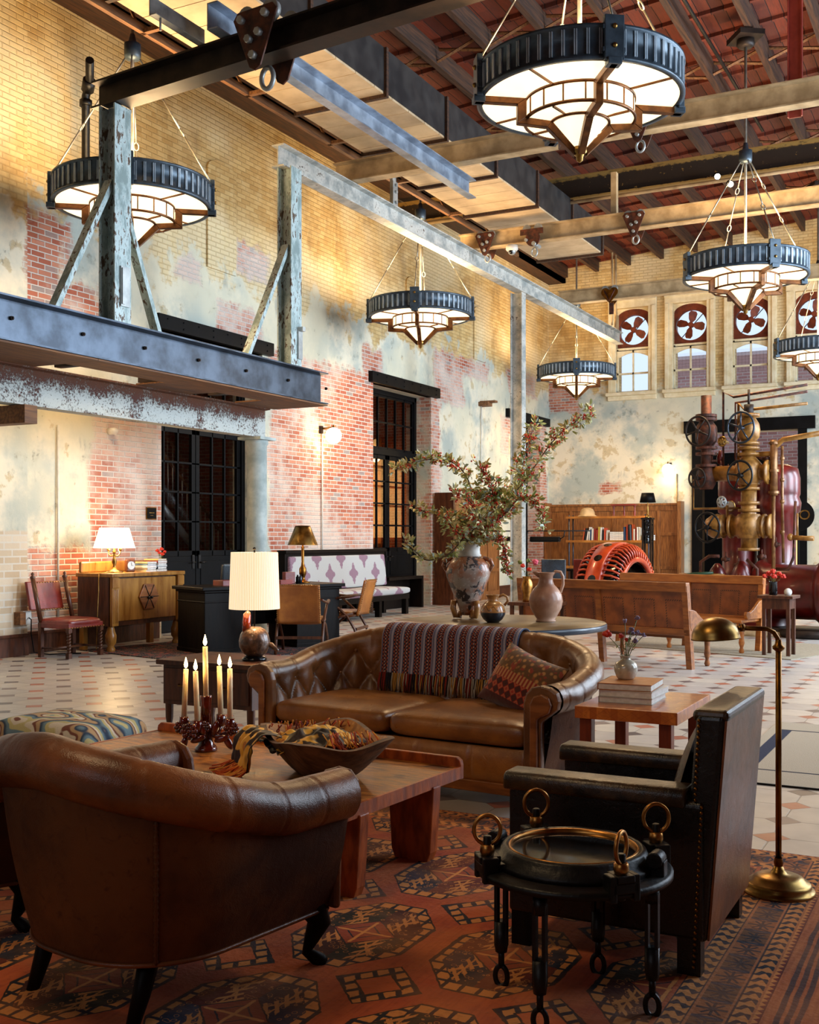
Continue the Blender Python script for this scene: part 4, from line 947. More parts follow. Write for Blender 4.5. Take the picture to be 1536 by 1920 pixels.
# ---------------------------------------------------------------- burl side table, books, small vase
def burl_f():
    x, y, z = co(); q = ab(fr(x/.075)-.5)+ab(fr(y/.075+z/.05)-.5); r_ = wn(fl(x/.0375), fl(y/.0375)); n = noi(vec(x, y, z), 12, 5, .6, 1.5)
    c = mix(r_, '#a84f1c', '#de8636'); c = mix(sm(n, .35, .7), c, '#b3602a'); c = mix(sm(ab(q-.5), .0, .03, .5, 0.), c, '#6b2c10')
    return dict(col=c, rough=.28, bump=n, bd=.0008, coat=.3)
mat('burl', burl_f)
sd = thing('burl_side_table', (-1.66, 5.96, 0), 0, 'orange burl wood side table between the sofa and the black armchair', 'table')
MB().box(-.27, .27, -.38, .37, .555, .62).build('tabletop', F['burl'], sd, bev=.004)
for x in (-.22, .20):
    for y in (-.32, .30): MB().box(x-.032, x+.032, y-.032, y+.032, 0, .556).build('leg', simple('table_leg', '#5a2312', '#7d3519', .35, 0, 5, .002, (6, 6, .6)) if 'table_leg' not in MATS else F['table_leg'], sd, bev=.003)
def book(loc, rz, sx, sy, h, cov, lab, group=None, upright=False):
    t = thing('book', loc, rz, lab, 'book', group)
    cm = 'cover_'+cov.lstrip('#'); c2 = MATS.get(cm) or simple(cm, cov, cov, .45, 0, 20)
    MB().box(-sx/2, sx/2, -sy/2, sy/2, 0, .0035).box(-sx/2, sx/2, -sy/2, sy/2, h-.0035, h).box(-sx/2, -sx/2+.004, -sy/2, sy/2, 0, h).build('cover', c2, t)
    MB().box(-sx/2+.004, sx/2-.004, -sy/2+.004, sy/2-.004, .0035, h-.0035).build('pages', F['white_paper'], t)
    return t
z = .62
for i, (h, cv, lab, dx, rr) in enumerate(((.032, '#b8b4ac', 'white hardback at the bottom of the stack on the burl table', 0, 2), (.034, '#d8d3c8', 'white hardback in the middle of the stack on the burl table', .01, -1), (.036, '#b06a30', 'hardback with orange picture cover on top of the stack on the burl table', -.01, 4))):
    book((-1.72+dx, 5.93, z), R(rr), .29, .33, h, cv, lab); z += h+.001
vs = thing('bud_vase', (-1.77, 5.97, z), 0, 'small round silvery vase on the stacked books', 'vase')
MB().lathe([(0, 0), (.04, 0), (.05, .01), (.062, .04), (.065, .065), (.055, .09), (.03, .105), (.022, .115), (.03, .125), (.034, .13), (.028, .13), (.018, .115), (.02, .105), (0, .1)], 32).build('body', simple('silver_glaze', '#a59c88', '#dcd5c2', .22, .1, 14, .002, coat=.5), vs)
lf = simple('leaf_green', '#3f4a1e', '#7b8436', .55, 0, 9); pf = simple('petal_red', '#b3170c', '#d93a20', .6, 0, 20); pv = simple('petal_violet', '#5d4a63', '#9a8aa8', .7, 0, 20)
def posy(loc, lab, hh, spec, cat='flowers'):
    t = thing('flower_bunch', loc, 0, lab, cat); st = MB(); lfm = MB()
    for (dx, dy, h, col, r_) in spec:
        st.tube([(dx*.12, dy*.12, 0), (dx*.4, dy*.4, h*.5), (dx, dy, h)], .0022, 5)
        fm_ = MB()
        for k in range(16 if r_ > .018 else 7):
            a = random.uniform(0, 2*PI); e = random.uniform(-.2, 1.4); p = Vector((math.cos(a)*math.cos(e), math.sin(a)*math.cos(e), math.sin(e)))*r_*.7
            fm_.ball(Vector((dx, dy, h))+p, r_*.42, 6)
        fm_.ball((dx, dy, h), r_*.6, 8); fm_.build('blossom', col, t)
        for k in range(2):
            a = random.uniform(0, 2*PI); p = Vector((dx*.5, dy*.5, h*random.uniform(.4, .7))); d = Vector((math.cos(a), math.sin(a), .5))*.035; s_ = Vector((-math.sin(a), math.cos(a), 0))*.008
            lfm.add([p, p+d*.5+s_, p+d, p+d*.5-s_], [(0, 1, 2, 3)])
    st.build('stems', lf, t); lfm.build('leaves', lf, t); return t
posy((-1.77, 5.97, z+.11), 'red zinnia and violet statice in the silvery vase', .2, [(-.10, -.02, .13, pf, .026), (-.03, .01, .12, pf, .017), (.0, .02, .10, pf, .014), (-.02, .05, .20, pv, .016), (.03, .0, .16, pv, .016), (.06, .02, .14, pv, .018), (.05, .05, .22, pv, .015), (.09, .03, .13, pv, .014), (.02, .03, .14, pv, .02), (.06, -.03, .10, pv, .018)])
# ---------------------------------------------------------------- coffee table
def burnt_f():
    x, y, z = co(); n = noi(vec(x*1.2, y*5., z), 5, 6, .65, .5); n2 = noi(vec(x*2., y*2., z), 4, 4)
    c = mix(sm(n, .35, .62), '#6b3510', '#b3702a'); c = mix(sm(n2, .58, .68), c, '#38200f'); c = mix(sm(n*n2, .30, .36, 0., .8), c, '#74300f')
    return dict(col=c, rough=M_('ADD', n*.25, .3), bump=n, bd=.003, coat=.1)
mat('table_plank', burnt_f)
simple('edge_orange', '#7a3212', '#b5571f', .42, 0, 8, .004, (3, 3, 1))
ct = thing('coffee_table', (-3.27, 4.42, 0), R(-4), 'low rustic wooden coffee table with orange edges and raised lip', 'table')
MB().box(-.98, .98, -.52, .50, .355, .40).build('tabletop', F['table_plank'], ct, bev=.004)
MB().box(.975, .99, -.53, .50, .345, .402).box(-.99, -.975, -.53, .5, .345, .402).box(-.99, .99, -.535, -.52, .345, .402).build('edge_band', F['edge_orange'], ct)
lp = [(-.99, .34), (.99, .34), (.99, .41), (.985, .43), (.965, .445), (-.965, .445), (-.985, .43), (-.99, .41)]
MB().prism(lp, .50, .53, MY).build('rear_lip', F['edge_orange'], ct, bev=.004)
for x in (-.80, .875):
    for y in (-.34, .26):
        q = [(x-.085, 0), (x+.085, 0), (x+.105, .05), (x+.125, .356), (x-.125, .356), (x-.105, .05)]
        MB().prism(q, y-.035, y+.035, MY).build('leg', F['edge_orange'], ct, bev=.006)
# ---------------------------------------------------------------- candelabra
simple('red_glaze', '#2c0805', '#6b1b0c', .12, .1, 14, .004, coat=.9)
simple('candle_wax', '#d9bf8c', '#eedcb4', .5, 0, 10, .002, sss=.2)
cd = thing('candelabra', (-3.59, 4.62, .40), R(27.5), 'dark red glazed ceramic candelabra with flowers on the coffee table', 'candelabra')
MB().lathe([(0, 0), (.055, 0), (.06, .008), (.055, .02), (.04, .035), (.032, .07), (.036, .10), (.03, .13), (.022, .15), (0, .15)], 24).build('base', F['red_glaze'], cd)
MB().lathe([(0, .14), (.028, .14), (.027, .24), (.03, .275), (.03, .285), (.02, .285), (.0, .28)], 20).build('centre_socket', F['red_glaze'], cd)
arm_pos = [(-.115, .01, .175), (-.035, -.05, .165), (.068, .05, .18), (.127, -.02, .17)]
ab_ = MB()
for (x, y, zt) in arm_pos:
    ab_.tube([(0, 0, .11), (x*.5, y*.5, .075), (x*.85, y*.85, .09), (x, y, zt-.05)], [.02, .017, .014, .014], 8)
    ab_.lathe([(0, zt-.06), (.02, zt-.06), (.026, zt-.03), (.024, zt), (.014, zt), (0, zt-.004)], 16, TR(x, y, 0))
ab_.build('arms', F['red_glaze'], cd)
for k, (x, y, zz, s_) in enumerate(((-.07, -.085, .115, 1), (-.13, .0, .12, .8), (.135, -.03, .12, .9), (.0, -.045, .13, .7))):
    f = MB(); c = Vector((x, y, zz)); d = Vector((x*.4, -1, .1)).normalized(); u = Vector((1, 0, 0)); v = Vector((0, 0, 1))
    for ring, (n, rr, rb_) in enumerate(((8, .032, .014), (6, .018, .011))):
        for i in range(n): a = 2*PI*i/n+ring; f.ball(c+(u*math.cos(a)+v*math.sin(a))*rr*s_+d*.006*ring, rb_*s_, 8)
    f.ball(c+d*.012, .011*s_, 8).build('flower', F['red_glaze'], cd)
lv = None
for (x, y, zz, a) in ((-.03, -.06, .07, 200), (-.10, -.07, .05, 250), (.09, -.05, .07, 20), (.12, -.04, .05, 300), (.05, -.03, .12, 70), (-.01, -.05, .12, 100)):
    o = MB().ball((0, 0, 0), .02, 10, Matrix.Diagonal((2.1, .5, .9, 1))).build('leaf', F['red_glaze'], cd) if lv is None else lv.copy()
    if lv is None: lv = o
    else: C.objects.link(o)
    o.location = (x, y, zz); o.rotation_euler = (0, R(-a), 0)
for k, (x, y, zt, L_, lab) in enumerate([(0, 0, .282, .255, 'tallest lit candle in the middle of the candelabra')]+[(x, y, z_, l_, n_) for (x, y, z_), l_, n_ in zip(arm_pos, (.245, .25, .25, .255), ('lit candle at the far left of the candelabra', 'lit candle second from the left in the candelabra', 'lit candle behind, right of the tallest one', 'lit candle at the far right of the candelabra'))]):
    t = thing('candle', cd.matrix_basis @ Vector((x, y, zt)), 0, lab, 'candle')
    lean = ((-.006, .012, -.012, -.01, .0)[k])
    MB().tube([(0, 0, -.004), (lean*.5, 0, L_*.5), (lean, 0, L_)], [.0145, .0138, .013], 14).build('wax', F['candle_wax'], t)
    MB().cyl((lean, 0, L_), (lean, 0, L_+.012), .0012, 5).build('wick', F['black_paint'], t)
    MB().lathe([(0, 0), (.008, .009), (.010, .02), (.0065, .036), (.0005, .058)], 10, TR(lean, 0, L_+.004)).build('flame', F['flame'], t)
    pt('candle_light', (lean, 0, L_+.03), 1.6, (1, .55, .18), .012, t)
# ---------------------------------------------------------------- dough bowl with scarf
simple('bowl_wood', '#3a2415', '#7b5636', .65, 0, 5, .006, (6, 2, 2)); simple('bowl_inner', '#8a5522', '#bd8138', .5, 0, 5, .004, (6, 2, 2))
bw = thing('dough_bowl', (-2.75, 4.43, .40), R(140), 'large carved wooden dough bowl with pointed corners on the coffee table', 'bowl')
def bowl_r(a, k, inn):   # a angle, k 0 bottom..1 rim
    hx, hy = (.355, .26)
    c, s_ = math.cos(a), math.sin(a); m_ = (abs(c)**3.2+abs(s_)**3.2)**(-1/3.2); sq = 1/max(abs(c)/1, abs(s_)/1)
    r_ = m_*(1-.35*k)+sq*.35*k; w_ = .42+.58*k**.75
    lift = .0+.035*k*(abs(c*s_)*2)**2
    return (hx*r_*c*w_*inn, hy*r_*s_*w_*inn, lift)
def bo(u, v):
    x, y, l = bowl_r(2*PI*u, v, 1); return (x, y, .165*v+l)
def bi(u, v):
    x, y, l = bowl_r(2*PI*u, v, .9); return (x, y, .02+.145*v+l)
B_ = MB().grid(bo, 64, 12, cu=True); B_.add([bo(i/64, 1) for i in range(64)]+[bi(i/64, 1) for i in range(64)], [(i, (i+1) % 64, 64+(i+1) % 64, 64+i) for i in range(64)], None, True)
B_.add([bo(i/64, 0) for i in range(64)], [list(range(64))[::-1]]); B_.build('shell', F['bowl_wood'], bw)
I_ = MB().grid(bi, 64, 12, cu=True); I_.add([bi(i/64, 0) for i in range(64)], [list(range(64))]); I_.build('hollow', F['bowl_inner'], bw)
def scarf_f():
    x, y, z = co(); n = noi(vec(x, y, z), 9, 3); v = vor(vec(x, y, z*.4), 17.); rr = sm(noi(vec(x+3., y, z*.3), 5.2, 2), .42, .46)
    c = mix(rr, '#150b08', '#2c1710'); fl_m = sm(v, .50, .56, 1., 0.)*rr; c = mix(fl_m, c, '#e0a233'); c = mix(sm(v, .18, .22, 1., 0.)*rr, c, '#b8701c')
    return dict(col=c, rough=.5, bump=n, bd=.004)
mat('scarf_silk', scarf_f)
sf = thing('fringed_scarf', bw.location, bw.rotation_euler.z, 'black silk scarf with yellow flowers and orange fringe heaped in the wooden bowl', 'scarf')
def scf(u, v):     # spreads over the left end of the bowl and over the front rim
    x = -.12+.46*u; y = -.22+.48*v
    z = .125+.075*math.exp(-((x-.10)/.2)**2-((y)/.16)**2)
    z += .028*mnoise.noise(Vector((x*13, y*13, 1)))+.014*mnoise.noise(Vector((x*30, y*30, 4)))+.012*math.sin(x*60+y*20)*.6
    return (x, y, z)
def scf2(u, v):    # falling over the near side
    x = .02+.30*u; t = v
    y = .20+.13*min(1, t*2.2)+.03*t; z = .175+.02*math.sin(PI*min(1, t*2.2))-(max(0, t-.25)/.75)**1.1*.15
    y += .012*math.sin(u*26+t*2)+.01*mnoise.noise(Vector((u*6, t*6, 2))); return (x, y, z)
MB().grid(scf, 60, 60).build('cloth', F['scarf_silk'], sf, solid=.003); MB().grid(scf2, 50, 24).build('hanging_end', F['scarf_silk'], sf, solid=.003)
fo = [simple('scarf_fringe_%d' % i, a, b, .8) for i, (a, b) in enumerate((('#a3340c', '#c9571a'), ('#c97a1e', '#e0a03a'), ('#5a1a0c', '#8e2f12')))]
fbs = [MB(), MB(), MB()]
for i in range(90):
    u = i/89; p = Vector(scf2(u, 1)); q = random.randrange(3); d = Vector((random.uniform(-.02, .02), .02+random.random()*.05, 0)); p.z = max(p.z, .035)
    fbs[q].tube([p, p+d*.5+Vector((0, 0, -.012)), Vector((p.x+d.x, p.y+d.y, .005+random.random()*.01)), Vector((p.x+d.x*2, p.y+d.y*1.8, .006))], .0035, 4)
for i in range(50):
    x = .3+random.uniform(-.09, .05); y = random.uniform(-.2, .2); 
    fbs[i % 3].tube([(x, y, .2), (x+.02, y+random.uniform(-.02, .02), .17), (x+.03, y+random.uniform(-.03, .03), .13)], .0035, 4)
for i in range(30):
    x = -.13+random.uniform(-.03, .03); y = random.uniform(-.2, .05)
    fbs[i % 3].tube([(x+.03, y, .2), (x-.02, y+random.uniform(-.02, .02), .17), (x-.05, y+random.uniform(-.03, .03), .14)], .0035, 4)
for b_, m_ in zip(fbs, fo): b_.build('fringe', m_, sf)
# ---------------------------------------------------------------- flame stitch ottoman
def flame_f():
    x, y, z = co(); n = noi(vec(x, y, z), 3.2, 2); w_ = fr((x*1.5+n*1.6+.3*sn(y*22.))*2.2)
    c = mix(sm(w_, .0, .2), '#2d3f57', '#6f8a96'); c = mix(sm(w_, .25, .3), c, '#c7bd86'); c = mix(sm(w_, .45, .5), c, '#d9d0bd'); c = mix(sm(w_, .62, .66), c, '#7a4a3a'); c = mix(sm(w_, .72, .78), c, '#b99a72'); c = mix(sm(w_, .9, 1.), c, '#2d3f57')
    return dict(col=c, rough=.9, bump=noi(vec(x, y, z), 90, 2), bd=.002)
mat('flame_stitch', flame_f)
ot = thing('ottoman', (-4.84, 4.93, 0), R(-2), 'low ottoman in blue and ochre flame stitch fabric behind the front armchair', 'ottoman')
puff(0, 0, .33, .80, .56, .25, .6, .22).build('cushion', F['flame_stitch'], ot)
MB().box(-.38, .38, -.26, .26, .22, .285).build('frame', F['dark_wood'], ot, bev=.005)
nn = MB()
for i in range(42):
    nn.ball((-.37+.74*i/41, -.263, .285), .008, 6).ball((-.37+.74*i/41, .263, .285), .008, 6)
for i in range(26): nn.ball((.383, -.25+.5*i/25, .285), .008, 6)
nn.build('nail_trim', F['old_brass'], ot)
for x in (-.34, .34):
    for y in (-.22, .22): MB().lathe([(.012, 0), (.022, .02), (.028, .06), (.02, .1), (.03, .15), (.034, .22)], 12, TR(x, y, 0)).build('leg', F['dark_wood'], ot)
# ---------------------------------------------------------------- lamp table and pleated lamp
ltb = thing('lamp_table', (-4.95, 6.62, 0), 0, 'dark wooden side table left of the sofa carrying the pleated lamp', 'table')
MB().box(-.40, .46, -.32, .32, .585, .62).build('tabletop', F['walnut'], ltb, bev=.006)
MB().box(-.36, .42, -.28, .28, .30, .585).build('body', F['walnut'], ltb)
for dx in (-.17, .23):
    dr = MB().box(dx-.17, dx+.17, -.292, -.28, .33, .56).build('drawer', F['walnut'], ltb, bev=.004); MB().tube([(dx-.04, -.29, .45), (dx-.03, -.315, .44), (dx+.03, -.315, .44), (dx+.04, -.29, .45)], .005, 6).build('drawer_pull', F['old_brass'], dr)
for x in (-.33, .39):
    for y in (-.25, .25): MB().lathe([(.018, 0), (.022, .02), (.014, .05), (.026, .1), (.018, .14), (.028, .2), (.03, .3)], 12, TR(x, y, 0)).build('leg', F['walnut'], ltb)
simple('lamp_ceramic', '#3e2a1f', '#73513a', .35, .1, 30, .006, coat=.5); simple('lamp_drip', '#6e200a', '#9c3a12', .15, 0, 20, .003, coat=.9)
def shade_f():
    x, y, z = co(); a = M_('ARCTAN2', y, x); k = sm(sn(a*90.), -.4, .8)
    return dict(col=mix(k, '#cbb48c', '#f2e6cc'), rough=.8, em=mix(k, (1, .70, .40, 1), (1, .80, .55, 1)), es=mix(k, (.62,)*3+(1,), (.95,)*3+(1,)), bump=k, bd=.003)
mat('pleated_shade', shade_f)
lp_ = thing('table_lamp', (-4.68, 6.58, .62), R(27.5), 'table lamp with tall pleated cream shade and round brown ceramic base', 'lamp')
MB().lathe([(0, 0), (.085, 0), (.09, .01), (.085, .02), (.07, .03), (0, .03)], 32).build('foot', F['lens_black'], lp_)
MB().lathe([(0, .03), (.055, .03), (.085, .055), (.108, .1), (.112, .14), (.10, .19), (.075, .222), (.04, .24), (0, .245)], 36).tube([(.08, 0, .12), (.12, 0, .11), (.16, -.005, .075), (.175, -.005, .07)], [.018, .02, .014, .008], 10).build('body', F['lamp_ceramic'], lp_)
MB().tube([(-.05, -.02, .2), (-.055, -.02, .27), (-.05, -.015, .33), (-.04, -.01, .352)], [.034, .03, .028, .012], 12).build('neck', F['lamp_drip'], lp_)
MB().cyl((0, 0, .24), (0, 0, .8), .006, 8).ball((0, 0, .80), .012, 8).build('stem', F['iron_black'], lp_)
MB().lathe([(.182, .37), (.168, .775)], 96).lathe([(.18, .372), (.166, .773)], 48).build('lamp_shade', F['pleated_shade'], lp_)
pt('lamp_bulb', (0, 0, .56), 9, (1, .68, .36), .05, lp_)
# ---------------------------------------------------------------- round table with vases
rt = thing('round_table', (-3.85, 9.12, 0), 0, 'large round table with dark blue edge holding the vases', 'table')
def rtop():
    x, y, z = co(); n = noi(vec(x, y, z), 3, 5, .6); r_ = M_('SQRT', x*x+y*y); c = mix(sm(n, .35, .65), '#4b3a24', '#6f5a3a')
    return dict(col=mix(sm(r_, .925, .935), c, '#1b2433'), rough=M_('ADD', n*.2, .25), bump=n, bd=.001, coat=.08)
mat('round_top', rtop)
MB().lathe([(0, .70), (.92, .70), (.94, .705), (.94, .745), (.93, .755), (0, .755)], 96).build('tabletop', F['round_top'], rt)
MB().lathe([(.3, 0), (.32, .03), (.12, .08), (.1, .2), (.15, .35), (.1, .5), (.2, .66), (.4, .7)], 32).build('pedestal', F['dark_wood'], rt)
def vase_f():
    x, y, z = co(); P = vec(x, y, z); n = noi(P, 9, 3, .6, .8); n2 = noi(P, 4, 3); v = vor(P, 34.); a = M_('ARCTAN2', y, x)
    c = mix(sm(n2, .36, .56), '#a3988d', '#96542b'); c = mix(sm(n, .52, .56), c, '#3a3130'); c = mix(sm(ab(v-.22), .02, .04, .8, 0.), c, '#d9cfc4')
    return dict(col=c, rough=.4, bump=n, bd=.003, coat=.3)
mat('painted_vase', vase_f); simple('tan_glaze', '#8a5527', '#b88246', .32, 0, 12, .002, coat=.4); simple('vase_neck', '#a39c92', '#cbc5bb', .45, 0, 9)
vz = .755
vsx = thing('painted_vase', (-4.25, 9.33, vz), R(20), 'tall painted earthenware vase with looped feet holding the branches', 'vase')
MB().lathe([(0, .04), (.06, .035), (.075, .07), (.10, .14), (.15, .26), (.19, .36), (.205, .43), (.195, .50), (.15, .55), (.115, .575)], 48).build('body', F['painted_vase'], vsx)
MB().lathe([(.118, .572), (.122, .585), (.112, .595), (.108, .64), (.118, .70), (.125, .705), (.115, .705), (.10, .64), (.10, .58)], 48).build('neck', F['vase_neck'], vsx)
for q in range(3):
    a = R(70+120*q); c, s_ = math.cos(a), math.sin(a)
    MB().tube([(c*.13, s_*.13, .17), (c*.14, s_*.14, .10), (c*.115, s_*.115, .025), (c*.08, s_*.08, .02), (c*.065, s_*.065, .08)], [.03, .028, .026, .026, .02], 10).build('foot', F['tan_glaze'], vsx)
for s_ in (-1, 1): MB().tube([(s_*.14, -.02, .56), (s_*.205, -.03, .54), (s_*.225, -.03, .49), (s_*.20, -.02, .44)], [.02, .022, .02, .012], 10).build('lug', F['painted_vase'], vsx)
def jug_f():
    x, y, z = co(); n = noi(vec(x, y, z), 14, 3); a = M_('ARCTAN2', y, x); w_ = ab(sn(a*9.)*.018+z-.125)
    c = mix(sm(z, .088, .092), '#131a26', '#a87038'); c = mix(sm(w_, .002, .005, 1., 0.)*sm(z, .09, .1), c, '#20150f'); c = mix(sm(ab(z-.155), .003, .006, 1., 0.)*sm(sn(a*50.), -.2, .2), c, '#20150f'); c = mix(sm(ab(z-.165), .001, .003, 1., 0.), c, '#20150f')
    return dict(col=c, rough=.3, bump=n, bd=.001, coat=.4)
mat('jug_glaze', jug_f)
jg = thing('small_jug', (-3.87, 9.02, vz), R(25), 'small jug with dark blue base and tan rim in front of the tall vase', 'jug')
MB().lathe([(0, 0), (.05, 0), (.085, .03), (.108, .07), (.11, .10), (.10, .14), (.075, .172), (.045, .19), (.045, .21), (.06, .24), (.063, .243), (.056, .24), (.04, .21), (.04, .19)], 40).build('body', F['jug_glaze'], jg)
MB().tube([(.05, 0, .225), (.09, 0, .245), (.125, 0, .225), (.13, 0, .185), (.10, 0, .15)], .012, 10).build('handle', F['tan_glaze'], jg)
simple('pitcher_clay', '#8e5f47', '#c79c80', .4, 0, 4, .002, coat=.2)
pc = thing('clay_pitcher', (-3.50, 9.35, vz), R(27), 'pale terracotta pitcher with one handle on the round table', 'pitcher')
MB().lathe([(0, 0), (.085, 0), (.09, .008), (.08, .02), (.10, .05), (.138, .12), (.15, .18), (.14, .24), (.11, .29), (.075, .325), (.062, .36), (.062, .40), (.078, .43), (.082, .435), (.074, .435), (.055, .40), (.055, .36)], 48).build('body', F['pitcher_clay'], pc)
MB().tube([(-.06, 0, .42), (-.09, 0, .435), (-.118, 0, .438), (-.09, 0, .415), (-.06, 0, .40)], [.03, .026, .01, .012, .02], 10, flat=.6).build('spout', F['pitcher_clay'], pc)
MB().tube([(.06, 0, .42), (.09, 0, .445), (.13, 0, .44), (.15, 0, .40), (.152, 0, .33), (.13, 0, .26), (.115, 0, .25)], .014, 10).build('handle', F['pitcher_clay'], pc)
# branches
simple('leaf_a', '#7b8a45', '#c2c27c', .5, 0, 3); simple('leaf_b', '#ab9850', '#ddd09a', .5, 0, 3); simple('leaf_c', '#8ea294', '#c6d2c2', .5, 0, 3)
simple('berry_red', '#a81c0e', '#dc4422', .3, 0, 20); simple('bark', '#3a2a1c', '#6b5238', .8, 0, 20)
def cam2w(px, py, d):
    u = (px-768)/2090; v = (1008-py)/2090; s_, c = math.sin(R(27.5)), math.cos(R(27.5))
    return Vector(((-s_+u*c)*d, (c+u*s_)*d, 1.5+v*d))
top = Vector((-4.25, 9.33, vz+.66))
def branch(pts, label, ber, seed, group=None, spread=.10, dens=1.0):
    rnd = random.Random(seed); t = thing('berry_branch', tuple(top), 0, label, 'branch', group)
    P = [Vector((rnd.uniform(-.03, .03), rnd.uniform(-.03, .03), -.3)), Vector((rnd.uniform(-.05, .05), rnd.uniform(-.05, .05), .04))]+[cam2w(*p)-top for p in pts]
    # smooth path
    Q = []
    for i in range(len(P)-1):
        p0, p1, p2, p3 = P[max(i-1, 0)], P[i], P[i+1], P[min(i+2, len(P)-1)]
        for k in range(8):
            s_ = k/8; Q.append(.5*((2*p1)+(p2-p0)*s_+(2*p0-5*p1+4*p2-p3)*s_*s_+(3*p1-p0-3*p2+p3)*s_**3))
    Q.append(P[-1]); tw = MB(); n = len(Q); tw.tube(Q, [.009*(1-i/n)+.002 for i in range(n)], 6)
    lvs = [MB(), MB(), MB()]; br = MB()
    nodes = []
    L_ = 0
    for i in range(9, n-1):
        seg = (Q[i+1]-Q[i]).length; m_ = int(seg*130*dens+rnd.random())
        for k in range(m_):
            p = Q[i].lerp(Q[i+1], rnd.random()); f = i/n
            dirv = Vector((rnd.uniform(-1, 1), rnd.uniform(-1, 1), rnd.uniform(-.6, 1))).normalized(); q = p+dirv*rnd.uniform(.01, spread)*(1.1-.5*f)
            if rnd.random() < .25: tw.tube([p, q], .0016, 4)
            nodes.append((q, dirv, f))
    for (q, dirv, f) in nodes:
        if rnd.random() < ber:
            for _ in range(rnd.randint(3, 6)): br.ball(q+Vector((rnd.uniform(-1, 1), rnd.uniform(-1, 1), rnd.uniform(-1, 1)))*.022, .0085, 5)
        for _ in range(rnd.randint(2, 4)):
            d = (dirv+Vector((rnd.uniform(-1, 1), rnd.uniform(-1, 1), rnd.uniform(-.8, .8)))).normalized(); s_ = d.cross(Vector((rnd.uniform(-1, 1), rnd.uniform(-1, 1), rnd.uniform(-1, 1)))).normalized()
            Lf = rnd.uniform(.038, .07); w_ = Lf*.2; up = d.cross(s_)*Lf*.12
            lvs[rnd.choice((0, 0, 1, 1, 1, 2))].add([q, q+d*Lf*.35+s_*w_+up, q+d*Lf*.75+s_*w_*.8+up, q+d*Lf, q+d*Lf*.75-s_*w_*.8+up, q+d*Lf*.35-s_*w_+up, q+d*Lf*.5], [(0, 6, 2, 1), (6, 3, 2), (0, 5, 4, 6), (6, 4, 3)])
    tw.build('twig', F['bark'], t)
    for b_, m_ in zip(lvs, ('leaf_a', 'leaf_b', 'leaf_c')):
        if b_.v: tag(b_.build('leaves', F[m_], t), kind='stuff')
    if br.v: tag(br.build('berries', F['berry_red'], t), kind='stuff')
branch([(935, 960, 10.3), (985, 900, 10.2), (1035, 830, 10.1), (1080, 790, 10.0), (1118, 770, 10.0)], 'longest branch reaching up right to below the small far chandelier', .22, 1, None, .12)
branch([(880, 960, 10.3), (880, 905, 10.4), (850, 868, 10.4), (800, 862, 10.4), (745, 880, 10.4)], 'branch arching left in front of the tall glazed doors', .25, 2, None, .10)
branch([(870, 1010, 10.1), (840, 1040, 10.0), (800, 1050, 10.0), (775, 1030, 10.0), (755, 1012, 10.0)], 'lowest branch drooping left past the brick pier', .0, 3, None, .06, .8)
branch([(945, 950, 10.4), (975, 900, 10.5), (985, 850, 10.5), (1005, 790, 10.6)], 'upright branch in front of the tall steel column', .15, 4, None, .10)
branch([(880, 980, 10.2), (840, 970, 10.1), (800, 960, 10.1), (775, 950, 10.1)], 'short branch pointing left over the carved wooden panel', .2, 5, None, .09)
branch([(940, 970, 10.0), (980, 930, 9.9), (1010, 950, 9.9), (1022, 990, 9.9)], 'branch curving right with red berry clusters at its tip', .35, 6, None, .08)
branch([(930, 1010, 10.0), (945, 1025, 9.9), (950, 1060, 9.9), (952, 1080, 9.9)], 'short berry branch hanging down right of the vase neck', .6, 7, None, .04, .8)
branch([(925, 960, 10.0), (915, 900, 9.9), (895, 870, 9.9)], 'middle branch thick with berries above the vase', .45, 8, None, .13)
branch([(900, 970, 9.8), (870, 930, 9.7), (850, 920, 9.7)], 'near middle branch leaning left above the vase', .35, 9, None, .13)
branch([(950, 960, 10.6), (965, 900, 10.8), (970, 860, 10.9)], 'rear middle branch leaning right above the vase', .3, 10, None, .13)
branch([(910, 985, 10.1), (895, 945, 10.0), (925, 925, 10.0), (950, 950, 10.0)], 'short central branch low over the vase mouth', .3, 11, None, .16, 1.6)
branch([(860, 1000, 10.0), (845, 985, 9.9), (840, 960, 9.9)], 'short left branch low over the vase shoulder', .35, 12, None, .10)
